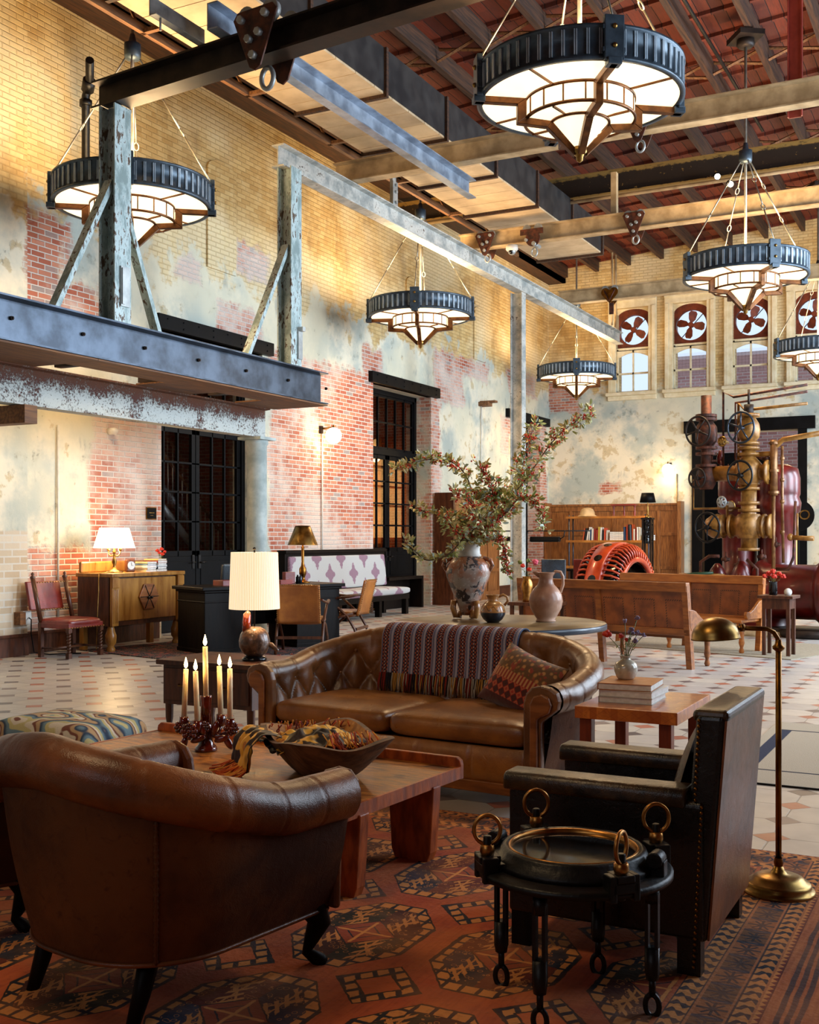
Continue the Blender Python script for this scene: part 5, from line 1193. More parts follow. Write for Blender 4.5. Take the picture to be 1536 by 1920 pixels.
# ---------------------------------------------------------------- rugs
def rug_f():
    x, y, z = co()   # local: x from 0 (right pile edge) to -4, y from 0 (rear edge) towards the camera (negative)
    n = noi(vec(x, y, 0.), 3, 3); n2 = noi(vec(x, y, 0.), 40, 3); n3 = noi(vec(x*18., y*1.5, 0.), 4, 2)
    jx = x+(noi(vec(x, y, 0.), 25, 2)-.5)*.012; jy = y+(noi(vec(x+5., y, 0.), 25, 2)-.5)*.012
    d = mn(x*-1., mn(y*-1., mn(x+4.1, y+3.9)))     # distance from the nearest edge
    navy = '#0d1526'; org = '#c05c2c'; tan_ = '#cf8644'; red = '#6e1d14'; brn = '#2b1812'
    # field: octagon guls
    px_, py_ = .58, .82; a = (jx+2.05)/px_+.5; b = (jy+1.84)/py_+.5; ia, ib = fl(a), fl(b); ck = md(ia+ib, 2.)
    fx = ab(fr(a)-.5)*2.; fy = ab(fr(b)-.5)*2.
    oc = mx(mx(fx*1.05, fy*1.02), (fx+fy)*.74)
    f = mix(sm(n, .35, .65), '#a5452a', org); f = mix(sm(n3, .4, .75, 0., .35), f, '#7d2a1c')
    gul_in = mix(ck, mix(sm(n, .4, .6), navy, '#18263d'), '#451a10')
    # chain ring around the gul
    chain = mx(ab(fr(a*9.)-.5), ab(fr(b*12.)-.5)); ring = mix(sm(chain, .36, .4), tan_, navy)
    f = mix(sm(oc, .845, .855, 1., 0.), f, ring); f = mix(sm(ab(oc-.845), .008, .014, 1., 0.), f, brn)
    f = mix(sm(oc, .70, .71, 1., 0.), f, gul_in)
    spr = vor(vec(jx, jy, 0.), 22., 'Distance', 'DISTANCE_TO_EDGE'); hatch = ab(fr((jx+jy)*17.)-.5); hatch2 = ab(fr((jx-jy)*9.+hatch*.6)-.5)
    quad = md(fl(a*2.)+fl(b*2.), 2.)
    f = mix(quad*sm(oc, .69, .7, 1., 0.), f, mix(ck, '#5c1c10', '#2a2416'))
    lv_ = mn(ab(fx-fy*.9), ab(fx*1.1-.35)*1.); bars = sm(ab(fr((fx+fy)*7.)-.5), .26, .32)*sm(lv_, .09, .11, 1., 0.); sv = sm(ab(vor(vec(jx, jy, 0.), 34.)-.3), .03, .05, 1., 0.)
    lines = mx(bars, mx(sm(lv_, .012, .02, 1., 0.), sv*.7))*sm(oc, .69, .7, 1., 0.)
    f = mix(lines*.9, f, tan_)
    dia = fx+fy*1.4; f = mix(sm(dia, .46, .47, 1., 0.), f, '#8f3d22'); f = mix(sm(ab(dia-.46), .012, .02, 1., 0.), f, brn); f = mix(sm(ab(dia-.25), .012, .02, 1., 0.), f, navy); f = mix(sm(mn(fx*1.,fy*1.4), .015, .03, 1., 0.)*sm(dia, .4, .41, 1., 0.), f, tan_)
    f = mix(sm(ab(fx-fy), .02, .03, 1., 0.)*sm(ab(oc-.6), .09, .1, 1., 0.), f, tan_)
    # small hollow squares at the lattice corners
    a2 = ab(fr(a+.5)-.5)*2.; b2 = ab(fr(b+.5)-.5)*2.; dq = a2*1.+b2*1.35
    chain2 = mx(ab(fr((a+b)*8.)-.5), ab(fr((a-b)*8.)-.5)); sq = mix(sm(chain2, .3, .36), tan_, navy)
    f = mix(sm(dq, .56, .57, 1., 0.)*sm(oc, .86, .87), f, sq); f = mix(sm(dq, .31, .32, 1., 0.), f, org); f = mix(sm(ab(dq-.31), .015, .025, 1., 0.), f, brn)
    f = mix(sm(ab(dq-.56), .012, .02, 1., 0.)*sm(oc, .86, .87), f, brn)
    # borders (t runs along the edge)
    t = mix(M_('LESS_THAN', mn(x*-1., x+4.1), mn(y*-1., y+3.9)), vec(x, x, x), vec(y, y, y))
    sp_ = NT.nodes.new('ShaderNodeSeparateXYZ'); lk(t, sp_.inputs[0]); t = S(sp_.outputs[0])
    c = f
    def band(lo, hi, col):
        nonlocal c; c = mix(sm(d, lo-.002, lo+.002)*sm(d, hi-.002, hi+.002, 1., 0.), c, col)
    gu = sm(ab(fr(t*16.+sn(d*90.)*.2)-.5)+ab(fr(d*30.)-.5)*.5, .38, .44); guard = mix(gu, tan_, navy)
    u = fr(t*7.)-.5; m_ = fr((d-.095)/.105)-.5; st = mn(mn(ab(u), ab(m_)), ab(ab(u)-ab(m_))*.8)
    star = mix(sm(st, .035, .06, 1., 0.)*sm(ab(u)+ab(m_)*.4, .38, .42, 1., 0.), mix(md(fl(t*7.), 2.), '#9c5a2e', '#6b4326'), navy); star = mix(sm(ab(ab(u)-(ab(m_)*.4)-.3), .02, .05, 1., 0.), star, navy); star = mix(sm(mx(ab(u)*1.1, ab(m_)*.2), .46, .5), star, '#16283c')
    band(-1, .30, mix(n, '#8a3f22', org)); band(-1, .285, navy); band(-1, .28, guard); band(-1, .215, navy); band(-1, .21, '#b0683a'); band(-1, .2, star); band(-1, .10, '#b0683a'); band(-1, .092, navy); band(-1, .085, guard); band(-1, .03, '#b0683a')
    tri = fr(t*28.); band(-1, .022, mix(sm(d*25.+ab(tri-.5), .5, .55), red, tan_)); band(-1, .003, '#5a1d12')
    # kelim end beyond the right edge
    k = mix(sm(n3, .3, .7), '#9c5430', '#b3693c'); w = x+(n-.5)*.03
    for o_ in (.045, .075, .105): k = mix(sm(ab(w-o_), .007, .011, .85, 0.), k, '#1c2430')
    c = mix(sm(x, .0, .003), c, k)
    c = mix(sm(n2, .5, .8, 0., .3), c, '#3b1a10'); c = mix(sm(noi(vec(x*3., y*3., 7.), 1, 2), .35, .65, 0., .25), c, '#c98652')
    return dict(col=c, rough=.95, bump=n2, bd=.004)
mat('oriental_rug', rug_f)
def ruggrid(x0, x1, y0, y1, amp, thick, nu=70, nv=60):
    m = MB(); h = lambda x, y: thick+amp*max(0, mnoise.noise(Vector((x*1.7, y*1.3, 3)))+.2)
    m.grid(lambda u, v: (x0+(x1-x0)*u, y0+(y1-y0)*v, h(x0+(x1-x0)*u, y0+(y1-y0)*v)), nu, nv); 
    e = lambda pts: m.add([(x, y, h(x, y)) for x, y in pts]+[(x, y, 0) for x, y in pts], [(i, i+1, len(pts)+i+1, len(pts)+i) for i in range(len(pts)-1)])
    e([(x0+(x1-x0)*i/(nu-1), y0) for i in range(nu)]); e([(x1, y0+(y1-y0)*i/(nv-1)) for i in range(nv)]); e([(x1-(x1-x0)*i/(nu-1), y1) for i in range(nu)]); e([(x0, y1-(y1-y0)*i/(nv-1)) for i in range(nv)])
    return m
put(ruggrid(-4.1, .32, -3.9, 0, .002, .008), 'oriental_rug', F['oriental_rug'], (-.63, 5.5, 0), 0, 'large red and navy patterned rug under the armchairs and coffee table', 'rug')
def flat_f():
    x, y, z = co(); n = noi(vec(x*4., y, 0.), 60, 2); c = mix(n, '#a39784', '#b9ae9a'); dx = ab(x-.12)
    c = mix(mn(sm(dx, .045, .05, 1., 0.), mn(sm(y, .42, .43), sm(y, 2.0, 2.01, 1., 0.))), c, '#141d3c')
    c = mix(mx(sm(ab(y-.42), .012, .018, 1., 0.), sm(ab(y-2.02), .015, .02, 1., 0.))*sm(x, .05, .06), c, '#10142a'); c = mix(sm(y, .012, .016, 1., 0.), c, '#17140f')
    return dict(col=c, rough=.95, bump=n, bd=.003)
mat('flat_rug', flat_f)
put(MB().box(0, 3.2, 0, 2.4, 0, .01), 'flat_rug', F['flat_rug'], (-1.52, 6.98, .001), R(0), 'pale flat woven rug with navy border bands at the right', 'rug')
def red_rug():
    x, y, z = co(); n = noi(vec(x, y, 0.), 9, 5, .7); v = vor(vec(x, y, 0.), 9.); c = mix(sm(n, .4, .6), '#5a1612', '#8e3323'); c = mix(sm(v, .35, .4), c, '#1a1420'); c = mix(sm(ab(fr(v*4.)-.5), .05, .1, .6, 0.), c, '#b38a6a')
    return dict(col=c, rough=.95, bump=n, bd=.003)
mat('red_rug', red_rug)
put(MB().box(-1.25, 1.25, -1.9, 1.9, 0, .01), 'red_rug', F['red_rug'], (-9.1, 12.7, .001), R(-12), 'worn red patterned rug under the dark desk and sideboard', 'rug')
put(MB().box(-1.3, 1.6, -.9, 1.2, 0, .01), 'pale_rug', simple('rug_tan', '#857a66', '#9c907a', .95, 0, 40), (-3.4, 15.6, .001), R(-18), 'pale rug under the far pine bench', 'rug')
# ---------------------------------------------------------------- red leather side chair
def nails(m, pts, r=.009, step=.035):
    for a, b in zip(pts, pts[1:]):
        a, b = Vector(a), Vector(b); n = max(1, int((b-a).length/step))
        for i in range(n): m.ball(a.lerp(b, i/n), r, 6)
rc = thing('red_side_chair', (-10.36, 10.55, 0), R(90), 'red leather side chair with barley twist legs by the left wall', 'chair'); rc.scale = (1.25, 1.2, .97)
MB().box(-.24, .24, -.24, .2, .38, .45).build('seat_frame', F['leather_red'], rc, bev=.01); puff(0, -.02, .45, .47, .45, .12, .6, .25).build('seat', F['leather_red'], rc)
bk_ = Matrix(((1, 0, 0, 0), (0, 1, .18, .10), (0, 0, 1, 0), (0, 0, 0, 1)))
MB().box(-.23, .23, .10, .13, .60, .97, bk_).build('backrest', F['leather_red'], rc, bev=.012)
def twist(x, y, z0, z1, m):
    n = 40; m.tube([(x+.007*math.cos(i*1.1), y+.007*math.sin(i*1.1), z0+(z1-z0)*i/n) for i in range(n+1)], .017, 8)
for x in (-.22, .22):
    m = MB(); twist(x, -.22, .06, .34, m); m.cb(x, -.22, .03, .045, .045, .08).cb(x, -.22, .36, .045, .045, .06); m.build('leg', F['walnut'], rc)
    m = MB().box(x-.022, x+.022, .15, .19, 0, .45); m.tube([(x, .17, .44), (x, .29, 1.02)], .024, 6).lathe([(.02, 1.0), (.03, 1.03), (.012, 1.05), (.02, 1.075), (0, 1.1)], 10, TR(x, .29, 0)); m.build('rear_leg', F['walnut'], rc)
m = MB(); m.tube([(-.22, -.22, .12), (-.22, .17, .12)], .014, 6).tube([(.22, -.22, .12), (.22, .17, .12)], .014, 6).tube([(-.22, 0, .12), (.22, 0, .12)], .018, 8); m.build('stretcher', F['walnut'], rc)
m = MB(); nails(m, [(-.24, -.245, .39), (.24, -.245, .39)]); nails(m, [(.245, -.24, .39), (.245, .2, .39)]); nails(m, [(-.215, .2, .61), (-.215, .265, .96), (.215, .265, .96), (.215, .2, .61), (-.215, .2, .61)]); m.build('nail_trim', F['brass'], rc)
# ---------------------------------------------------------------- sideboard and what stands on it
sbd = thing('sideboard', (-10.45, 11.80, 0), R(90), 'tan art deco wooden sideboard with hexagon medallion against the wall', 'sideboard')   # local x along the wall, front towards -y
MB().box(-.74, .74, -.34, .30, .98, 1.03).build('worktop', F['veneer'], sbd, bev=.008)
MB().box(-.72, .72, -.28, .28, .34, .98).build('body', F['walnut'], sbd)
MB().box(-.70, .70, .24, .29, 1.03, 1.18).build('back_rail', F['veneer'], sbd, bev=.02)
for x in (-.66, .66):
    m = MB().box(x-.06, x+.06, -.32, -.26, .34, .98)
    for k in range(3): m.tube([(x-.035+.035*k, -.32, .38), (x-.035+.035*k, -.32, .82)], .014, 8)
    m.box(x-.065, x+.065, -.335, -.3, .84, .97).build('pilaster', F['veneer'], sbd, bev=.004)
    MB().lathe([(.05, 0), (.06, .04), (.04, .08), (.07, .12), (.075, .22), (.06, .26), (.04, .34)], 20, TR(x, -.24, 0)).build('leg', F['veneer'], sbd); MB().box(x-.04, x+.04, .2, .27, 0, .34).build('rear_leg', F['veneer'], sbd)
dr = MB().box(-.58, .58, -.30, -.28, .40, .96).build('door', F['veneer'], sbd, bev=.006)
hx = [(.0+.2*math.cos(R(60*i)), .70+.2*math.sin(R(60*i))) for i in range(6)]
MB().prism(hx, -.325, -.30, MY).build('medallion', F['oak_bench'], dr, bev=.006)
m = MB()
for i in range(6): m.tube([(0, -.328, .70), (hx[i][0]*.9, -.328, .70+(hx[i][1]-.7)*.9)], .006, 5)
m.ball((-.03, -.34, .69), .02).ball((.03, -.34, .69), .02).build('handle', F['iron_black'], dr)
def W2(o, x, y, z): return Matrix.Translation(o.location) @ o.rotation_euler.to_matrix().to_4x4() @ Vector((x, y, z))
LAMP1 = tl = thing('table_lamp', W2(sbd, -.33, .0, 1.03), 0, 'lit brass candlestick lamp with white cone shade on the sideboard', 'lamp')
MB().lathe([(0, 0), (.11, 0), (.11, .01), (.07, .03), (.03, .05), (.02, .1), (.035, .14), (.02, .2), (.015, .26), (.03, .28), (.012, .3), (.012, .36)], 24).build('base', F['brass'], tl)
for s_ in (-1, 1): MB().tube([(0, 0, .24), (s_*.06, 0, .22), (s_*.1, 0, .25), (s_*.1, 0, .3)], .008, 6).lathe([(0, .28), (.025, .3), (.02, .34), (0, .34)], 10, TR(s_*.1, 0, 0)).build('arm', F['brass'], tl)
simple('shade_fabric', '#e8dcc0', '#f4ecd8', .8, 0, 10)
def lit_shade():
    x, y, z = co(); return dict(col='#f4e8cc', em=(1, .82, .55, 1), es=noi(vec(x, y, z), 5, 1)*.3+2.6, rough=.8)
mat('lit_shade', lit_shade)
MB().lathe([(.275, .33), (.195, .60)], 48).build('lamp_shade', F['lit_shade'], tl)
pt('lamp_bulb', (0, 0, .3), 24, (1, .66, .30), .06, tl); pt('lamp_bulb', (0, 0, .66), 10, (1, .66, .30), .06, tl)
t = thing('desk_clock', W2(sbd, -.02, .0, 1.03), R(70), 'small square wooden clock on the sideboard beside the lamp', 'clock')
MB().box(-.07, .07, -.03, .04, 0, .17).build('case', F['walnut'], t, bev=.02); MB().cyl((0, -.031, .09), (0, -.036, .09), .055, 24).build('dial', F['galv'], t)
MB().box(-.002, .002, -.04, -.037, .09, .13).box(-.002, .03, -.04, -.037, .088, .092).build('hands', F['black_paint'], t)
bc = ['#c8b89a', '#93897a', '#dfe0e0', '#5b7ea0', '#bfae8c', '#7f6a52', '#3f4f5b', '#9fb2c2', '#e4e0d8', '#8e2f2a', '#d9c58a', '#6b7d6a']
for st_, (dx, nb) in enumerate(((.26, 5), (.48, 6))):
    z = 1.03
    for i in range(nb):
        h = .022+.012*((i*7+st_) % 3)/2; p = W2(sbd, dx, -.02, z)
        book(p, R(90+(-6, 3, -2, 5, 0, 4)[i]), .2, .26-.02*(i % 2), h, bc[(i+st_*5) % 12], '%s book in the %s stack on the sideboard' % (('lowest', 'second lowest', 'third', 'fourth', 'fifth', 'topmost')[i] if nb == 6 else ('lowest', 'second lowest', 'middle', 'second highest', 'topmost')[i], ('left', 'right')[st_])); z += h+.001
t = thing('white_pitcher', W2(sbd, .63, .02, 1.03), 0, 'small white pitcher holding red tulips on the sideboard end', 'pitcher')
MB().lathe([(0, 0), (.04, 0), (.06, .05), (.055, .1), (.035, .14), (.045, .17)], 20).build('body', F['white_plastic'], t); MB().tube([(.0, .04, .15), (.0, .09, .14), (.0, .09, .08), (.0, .055, .05)], .008, 6).build('handle', F['white_plastic'], t)
posy(W2(sbd, .63, .02, 1.17), 'red tulips in the white pitcher on the sideboard', .2, [(-.05, 0, .14, pf, .028), (.0, .03, .16, pf, .03), (.05, .04, .12, pf, .028), (.06, -.02, .09, pf, .028), (.02, -.04, .11, pf, .024)])
MB().tube([(.05, -.05, .01), (.1, -.2, .012), (.12, -.42, .0), (.14, -.45, -.25), (.12, -.45, -.55), (.15, -.5, -.98)], .007, 6).build('power_cord', F['brass'], LAMP1)
# ---------------------------------------------------------------- desk group
dk_ = thing('writing_desk', (-8.80, 12.52, 0), R(67), 'long black wooden desk with moulded top in front of the round column', 'desk')   # local x along desk
MB().box(-1.12, 1.12, -.42, .42, .82, .865).box(-1.08, 1.08, -.39, .39, .79, .82).build('desktop', F['dark_wood'], dk_, bev=.008)
for x0, x1 in ((-1.06, -.35), (.35, 1.06)):
    p_ = MB().box(x0, x1, -.36, .36, .05, .79).box(x0-.01, x1+.01, -.37, .37, .0, .06).box(x0-.005, x1+.005, -.37, .37, .66, .68).build('pedestal', F['dark_wood'], dk_, bev=.006)
MB().box(-.35, .35, .3, .34, .3, .79).build('modesty_panel', F['dark_wood'], dk_)
# things on the desk
put(MB().box(-.22, .22, -.13, .13, 0, .075), 'desk_tray', F['leather_red'], W2(dk_, -.5, -.1, .865), R(67), 'low red leather tray on the black desk behind the pleated shade', 'tray', bev=.006)
put(MB().box(-.09, .09, -.05, .05, 0, .06), 'letter_box', F['red_paint'], W2(dk_, .26, -.2, .865), R(60), 'small orange box on the desk beside the pleated shade', 'box', bev=.004)
put(MB().box(-.075, .075, -.05, .05, 0, .16), 'pen_box', F['leather_red'], W2(dk_, .42, -.05, .865), R(60), 'upright dark red box on the desk', 'box', bev=.004)
for k, (x, m_, lab) in enumerate(((.52, 'black_paint', 'small black bottle on the desk beside the brass lamp'), (.58, 'mill_steel', 'small blue bottle on the desk beside the brass lamp'))):
    put(MB().lathe([(0, 0), (.025, 0), (.025, .09), (.012, .10), (.012, .12), (0, .12)], 14), 'bottle', F[m_], W2(dk_, x, -.12+.02*k, .865), 0, lab, 'bottle')
tl = thing('desk_lamp', W2(dk_, .70, .02, .865), R(20), 'brass desk lamp with brass cone shade on the black desk', 'lamp')
MB().lathe([(0, 0), (.1, 0), (.1, .015), (.05, .03), (.03, .06), (.035, .09), (.05, .13), (.05, .2), (.025, .24), (.018, .3), (.022, .5), (.01, .52), (.01, .6)], 24).box(-.08, .08, -.004, .004, .5, .508).build('base', F['old_brass'], tl)
MB().lathe([(.215, .53), (.20, .53), (.10, .80), (.105, .80), (.215, .53)], 48).build('lamp_shade', F['brass'], tl); MB().lathe([(.11, .8), (.0, .81)], 24).build('cap', F['brass'], tl)
pt('lamp_bulb', (0, 0, .58), 8, (1, .7, .4), .04, tl)
oc = thing('desk_chair', (-10.05, 13.35, 0), R(250), 'dark navy leather desk chair behind the black desk', 'chair')
puff(0, 0, .48, .5, .5, .13, .5, .25).build('seat', F['leather_navy'], oc); MB().box(-.24, .24, .2, .27, .5, 1.12, Matrix(((1, 0, 0, 0), (0, 1, .12, -.05), (0, 0, 1, 0), (0, 0, 0, 1)))).build('backrest', F['leather_navy'], oc, bev=.03)
for x in (-.21, .21):
    for y in (-.2, .2): MB().box(x-.02, x+.02, y-.02, y+.02, 0, .44).build('leg', F['walnut'], oc)
def arm_chair_cognac(loc, rz, label):   # faces -y
    t = thing('cognac_armchair', loc, rz, label, 'chair')
    B = Matrix(((1, 0, 0, 0), (0, 1, .22, -.02), (0, 0, 1, 0), (0, 0, 0, 1)))
    MB().grid(lambda u, v: (-.25+.5*u, .23-.05*math.sin(PI*u), .40+.48*v), 16, 12, M=B).build('backrest', F['leather_cognac'], t, solid=.03)
    puff(0, 0, .42, .52, .48, .10, .5, .25).build('seat', F['leather_cognac'], t)
    m = MB(); nails(m, [B @ Vector((-.25, .25, .40)), B @ Vector((-.25, .25, .88))], .006, .025); nails(m, [B @ Vector((-.25, .25, .885)), B @ Vector((0, .20, .885)), B @ Vector((.25, .25, .885))], .006, .025); nails(m, [B @ Vector((.25, .25, .40)), B @ Vector((.25, .25, .88))], .006, .025); m.build('nail_trim', F['brass'], t)
    for s_ in (-1, 1):
        MB().tube([(s_*.27, .36, .70), (s_*.3, .2, .66), (s_*.3, .0, .64), (s_*.29, -.16, .655), (s_*.27, -.2, .63), (s_*.27, -.16, .60)], [.014, .018, .02, .024, .022, .014], 8).build('armrest', F['walnut'], t)
        MB().tube([(s_*.28, -.08, .63), (s_*.275, .04, .52), (s_*.27, .17, .40), (s_*.27, .27, .22), (s_*.27, .33, 0)], .018, 8).build('rear_leg', F['walnut'], t)
        MB().tube([(s_*.27, .25, .44), (s_*.27, .0, .36), (s_*.27, -.18, .2), (s_*.27, -.25, 0)], .018, 8).build('front_leg', F['walnut'], t)
    MB().box(-.27, .27, .27, .3, .2, .235).build('stretcher', F['walnut'], t); return t
c1 = arm_chair_cognac((-7.95, 12.25, 0), R(205), 'cognac leather armchair in front of the desk, its back towards the camera')
c1.scale = (1.1, 1.1, 1.02)
c2 = dup(c1, (-8.2, 13.62, 0), R(284), 'cognac leather armchair at the desk turned side on, nearer the settee')
# ---------------------------------------------------------------- patterned settee
def ikat_f():
    x, y, z = co(); n = noi(vec(x, y, z), 60, 3); zz = z+y*.4; 
    def med(a0, b0):
        dx = ab(fr(x/.84+a0)-.5)*.84; dz = ab(fr(zz/.62+b0)-.5)*.62; L = lambda u, v_: M_('SQRT', u*u+v_*v_)
        return mn(mn(L(dx, dz)-.112, L(dx-.115, dz)-.052), mn(L(dx, dz-.125)-.052, L(dx, dz-.185)-.026))
    dd = mn(med(0., .113), med(.5, .613))+(noi(vec(x, y, z), 26, 2)-.5)*.03+.12
    c = mix(sm(dd, .115, .125, 1., 0.), '#aeb0b0', '#7c6070'); c = mix(sm(dd, .115, .125, 1., 0.)*sm(ab(fr(dd*45.)-.5), .25, .35), c, '#94798a')
    return dict(col=c, rough=.85, bump=n, bd=.002)
mat('ikat_fabric', ikat_f)
se = thing('patterned_settee', (-10.58, 17.78, 0), R(90), 'long dark wood settee with mauve and grey patterned upholstery', 'settee')   # local x along wall (=+Y), front -y => world +X
MB().box(-1.78, 1.78, .16, .30, .5, 1.27).box(-1.8, 1.8, .12, .32, 1.22, 1.28).build('back_frame', F['dark_wood'], se, bev=.01)
MB().box(-1.70, 1.70, .06, .17, .56, 1.17, Matrix(((1, 0, 0, 0), (0, 1, .1, -.06), (0, 0, 1, 0), (0, 0, 0, 1)))).build('back_cushion', F['ikat_fabric'], se, bev=.03)
puff(0, -.14, .47, 3.5, .62, .17, .5, .06, 64).build('seat_cushion', F['ikat_fabric'], se)
MB().box(-1.74, 1.74, -.42, .2, .30, .40).build('seat_rail', F['dark_wood'], se, bev=.01)
for x in (-1.68, -.6, .6, 1.68):
    MB().box(x-.05, x+.05, -.4, -.3, 0, .3).build('leg', F['dark_wood'], se); MB().box(x-.05, x+.05, .1, .28, 0, .5).build('rear_leg', F['dark_wood'], se)
t = thing('hall_bench', (-10.95, 20.9, 0), R(90), 'low dark bench base in front of the tall glazed doors', 'bench')
MB().box(-.95, .6, -.1, .25, .62, .68).box(-.95, .6, .2, .25, 0, .62).box(.52, .6, -.1, .25, 0, .62).build('frame', F['dark_wood'], t)
# ---------------------------------------------------------------- carved wooden panels
def panelling(L, H, n, m_):
    m = MB().box(0, L, 0, .05, 0, H).box(-.03, L+.03, -.04, .07, H-.06, H).box(0, L, -.03, 0, 0, .2).box(0, L, -.02, 0, H-.2, H-.06).box(0, L, -.02, 0, H*.27, H*.27+.08)
    for i in range(n+1): x = L*i/n; m.box(max(0, x-.045), min(L, x+.045), -.025, 0, .2, H-.2)
    return m
t = thing('wooden_screen', (WX+.1, 22.35, 0), 0, 'tall panelled wooden screen on the left wall right of the brick pier', 'screen')
m = panelling(3.3, 2.45, 5, 0); o = m.build('panels', F['panel_wood'], t, bev=.004); o.rotation_euler = (0, 0, R(90)); o.location = (.08, 0, 0)
MB().box(-.05, .42, -.06, .02, 0, 2.5).build('end_panel', F['walnut'], t)
t = thing('wooden_screen', (-10.95, WY-.14, 0), 0, 'tall panelled wooden screen on the far wall behind the bookshelf', 'screen')
m = panelling(3.7, 2.42, 6, 0); m.box(0, 3.7, -.02, 0, 1.55, 1.63).box(-.06, .04, -.3, .06, 0, 2.46).box(3.66, 3.76, -.3, .06, 0, 2.46); m.build('panels', F['panel_wood'], t, bev=.004)
# ---------------------------------------------------------------- bookshelf
bs = thing('open_bookshelf', (-8.9, 28.35, 0), 0, 'open bookshelf of orange wood planks on thin steel posts at the far wall', 'bookshelf')
for z in (.75, 1.43, 2.06): MB().box(-1.08, 1.12, -.2, .2, z-.06, z).build('shelf', F['shelf_wood'], bs, bev=.004)
for x in (-1.0, 1.05):
    for y in (-.16, .16): MB().cyl((x, y, 0), (x, y, 2.1), .018, 8).build('post', F['mill_steel'], bs)
sp = ['#b8502a', '#1d1f26', '#d9d5cc', '#e6e2da', '#2d4a73', '#d6d2c6', '#8e2a22', '#a33d2a', '#c9b24a', '#efece4', '#20242b', '#c94f35', '#dcd6c8', '#5b6f8a', '#b9c7d0', '#e0862f']
def upright(x, z, h, th_, col, lab, lean=0):
    t = thing('book', (x, 28.3, z), 0, lab, 'book', 'books standing on the far bookshelf'); t.rotation_euler = (0, lean, 0)
    cm = 'cover_'+col.lstrip('#'); c2 = MATS.get(cm) or simple(cm, col, col, .45, 0, 20)
    MB().box(-th_/2, th_/2, -.1, -.095, 0, h).box(-th_/2, -th_/2+.003, -.1, .08, 0, h).box(th_/2-.003, th_/2, -.1, .08, 0, h).build('cover', c2, t)
    MB().box(-th_/2+.003, th_/2-.003, -.095, .075, .004, h-.004).build('pages', F['white_paper'], t)
x = -.62; rnd = random.Random(3)
LB = 'upright book among many on the middle shelf of the far bookshelf'
for i in range(13):
    th_ = rnd.uniform(.03, .055); upright(-8.9+x, 1.432, rnd.uniform(.26, .36), th_, sp[i % 16], LB, (.16 if i < 3 else .03)*1); x += th_+(.018 if i < 3 else .008)
z = 1.432
for i in range(4):
    book((-8.9+x+.22, 28.28, z), 0, .36, .2, .055, sp[(i*5+2) % 16], 'flat book, number %s from the bottom, in the middle of the far bookshelf' % ('one', 'two', 'three', 'four')[i]); z += .056
x += .44
for i in range(9):
    th_ = rnd.uniform(.025, .05); upright(-8.9+x, 1.432, rnd.uniform(.28, .42), th_, sp[(i*3+4) % 16], LB, -.05*(i % 3 == 0)); x += th_+.008
z = 1.432
for i in range(3): book((-8.9+x+.16, 28.28, z), 0, .3, .2, .045, sp[(i*5+3) % 16], '%s flat book at the right end of the middle shelf, far bookshelf' % ('bottom', 'middle', 'top')[i]); z += .046
x = -.55
for i in range(14):
    th_ = rnd.uniform(.03, .05); t0_ = upright(-8.9+x, .752, rnd.uniform(.26, .4), th_, sp[(i*7+1) % 16], 'upright book on the lowest shelf of the far bookshelf', .1*(i % 4 == 0)); x += th_+.012
t = thing('straw_hat', (-9.45, 28.35, 2.06), 0, 'tan round hat on the top shelf of the far bookshelf', 'hat'); MB().lathe([(.26, .0), (.25, .015), (.2, .04), (.19, .12), (.15, .19), (.08, .225), (0, .235)], 32).build('hat', F['cream_beam'], t)
t = thing('small_stool', (-8.45, 28.35, 2.06), 0, 'little red turned wood stool standing on the top shelf', 'stool'); MB().box(-.32, .32, -.1, .1, .27, .31).build('top', F['leather_red'], t)
for x in (-.28, 0, .28): MB().lathe([(.03, 0), (.02, .03), (.035, .1), (.018, .16), (.03, .27)], 10, TR(x, 0, 0)).build('leg', F['leather_red'], t)
t = thing('lamp_stand', (-7.62, 27.6, 0), 0, 'dark sculptural post with glossy black carving carrying the far lamp', 'stand')
MB().box(-.14, .14, -.14, .14, 1.95, 2.0).box(-.12, -.08, -.12, -.08, 0, 1.95).box(.08, .12, -.12, -.08, 0, 1.95).box(-.12, -.08, .08, .12, 0, 1.95).box(.08, .12, .08, .12, 0, 1.95).build('frame', F['steel_dark'], t)
MB().grid(lambda u, v: ((.11+.03*mnoise.noise(Vector((math.cos(2*PI*u)*3, math.sin(2*PI*u)*3, v*7))))*math.cos(2*PI*u), (.11+.03*mnoise.noise(Vector((math.cos(2*PI*u)*3, math.sin(2*PI*u)*3, v*7))))*math.sin(2*PI*u), 1.35+.6*v), 32, 24, cu=True).build('carving', F['glass_dark'], t)
tl = thing('black_shade_lamp', (-7.62, 27.6, 2.0), 0, 'small lamp with black shade glowing in front of the far panelling', 'lamp')
MB().lathe([(0, 0), (.08, 0), (.05, .03), (.02, .1), (.03, .2), (.012, .3), (.012, .42)], 16).build('base', F['brass'], tl); MB().lathe([(.2, .38), (.15, .62)], 32).build('lamp_shade', F['black_paint'], tl, solid=.006)
pt('lamp_bulb', (0, 0, .42), 22, (1, .64, .3), .05, tl); pt('lamp_bulb', (0, 0, .68), 12, (1, .64, .3), .05, tl)
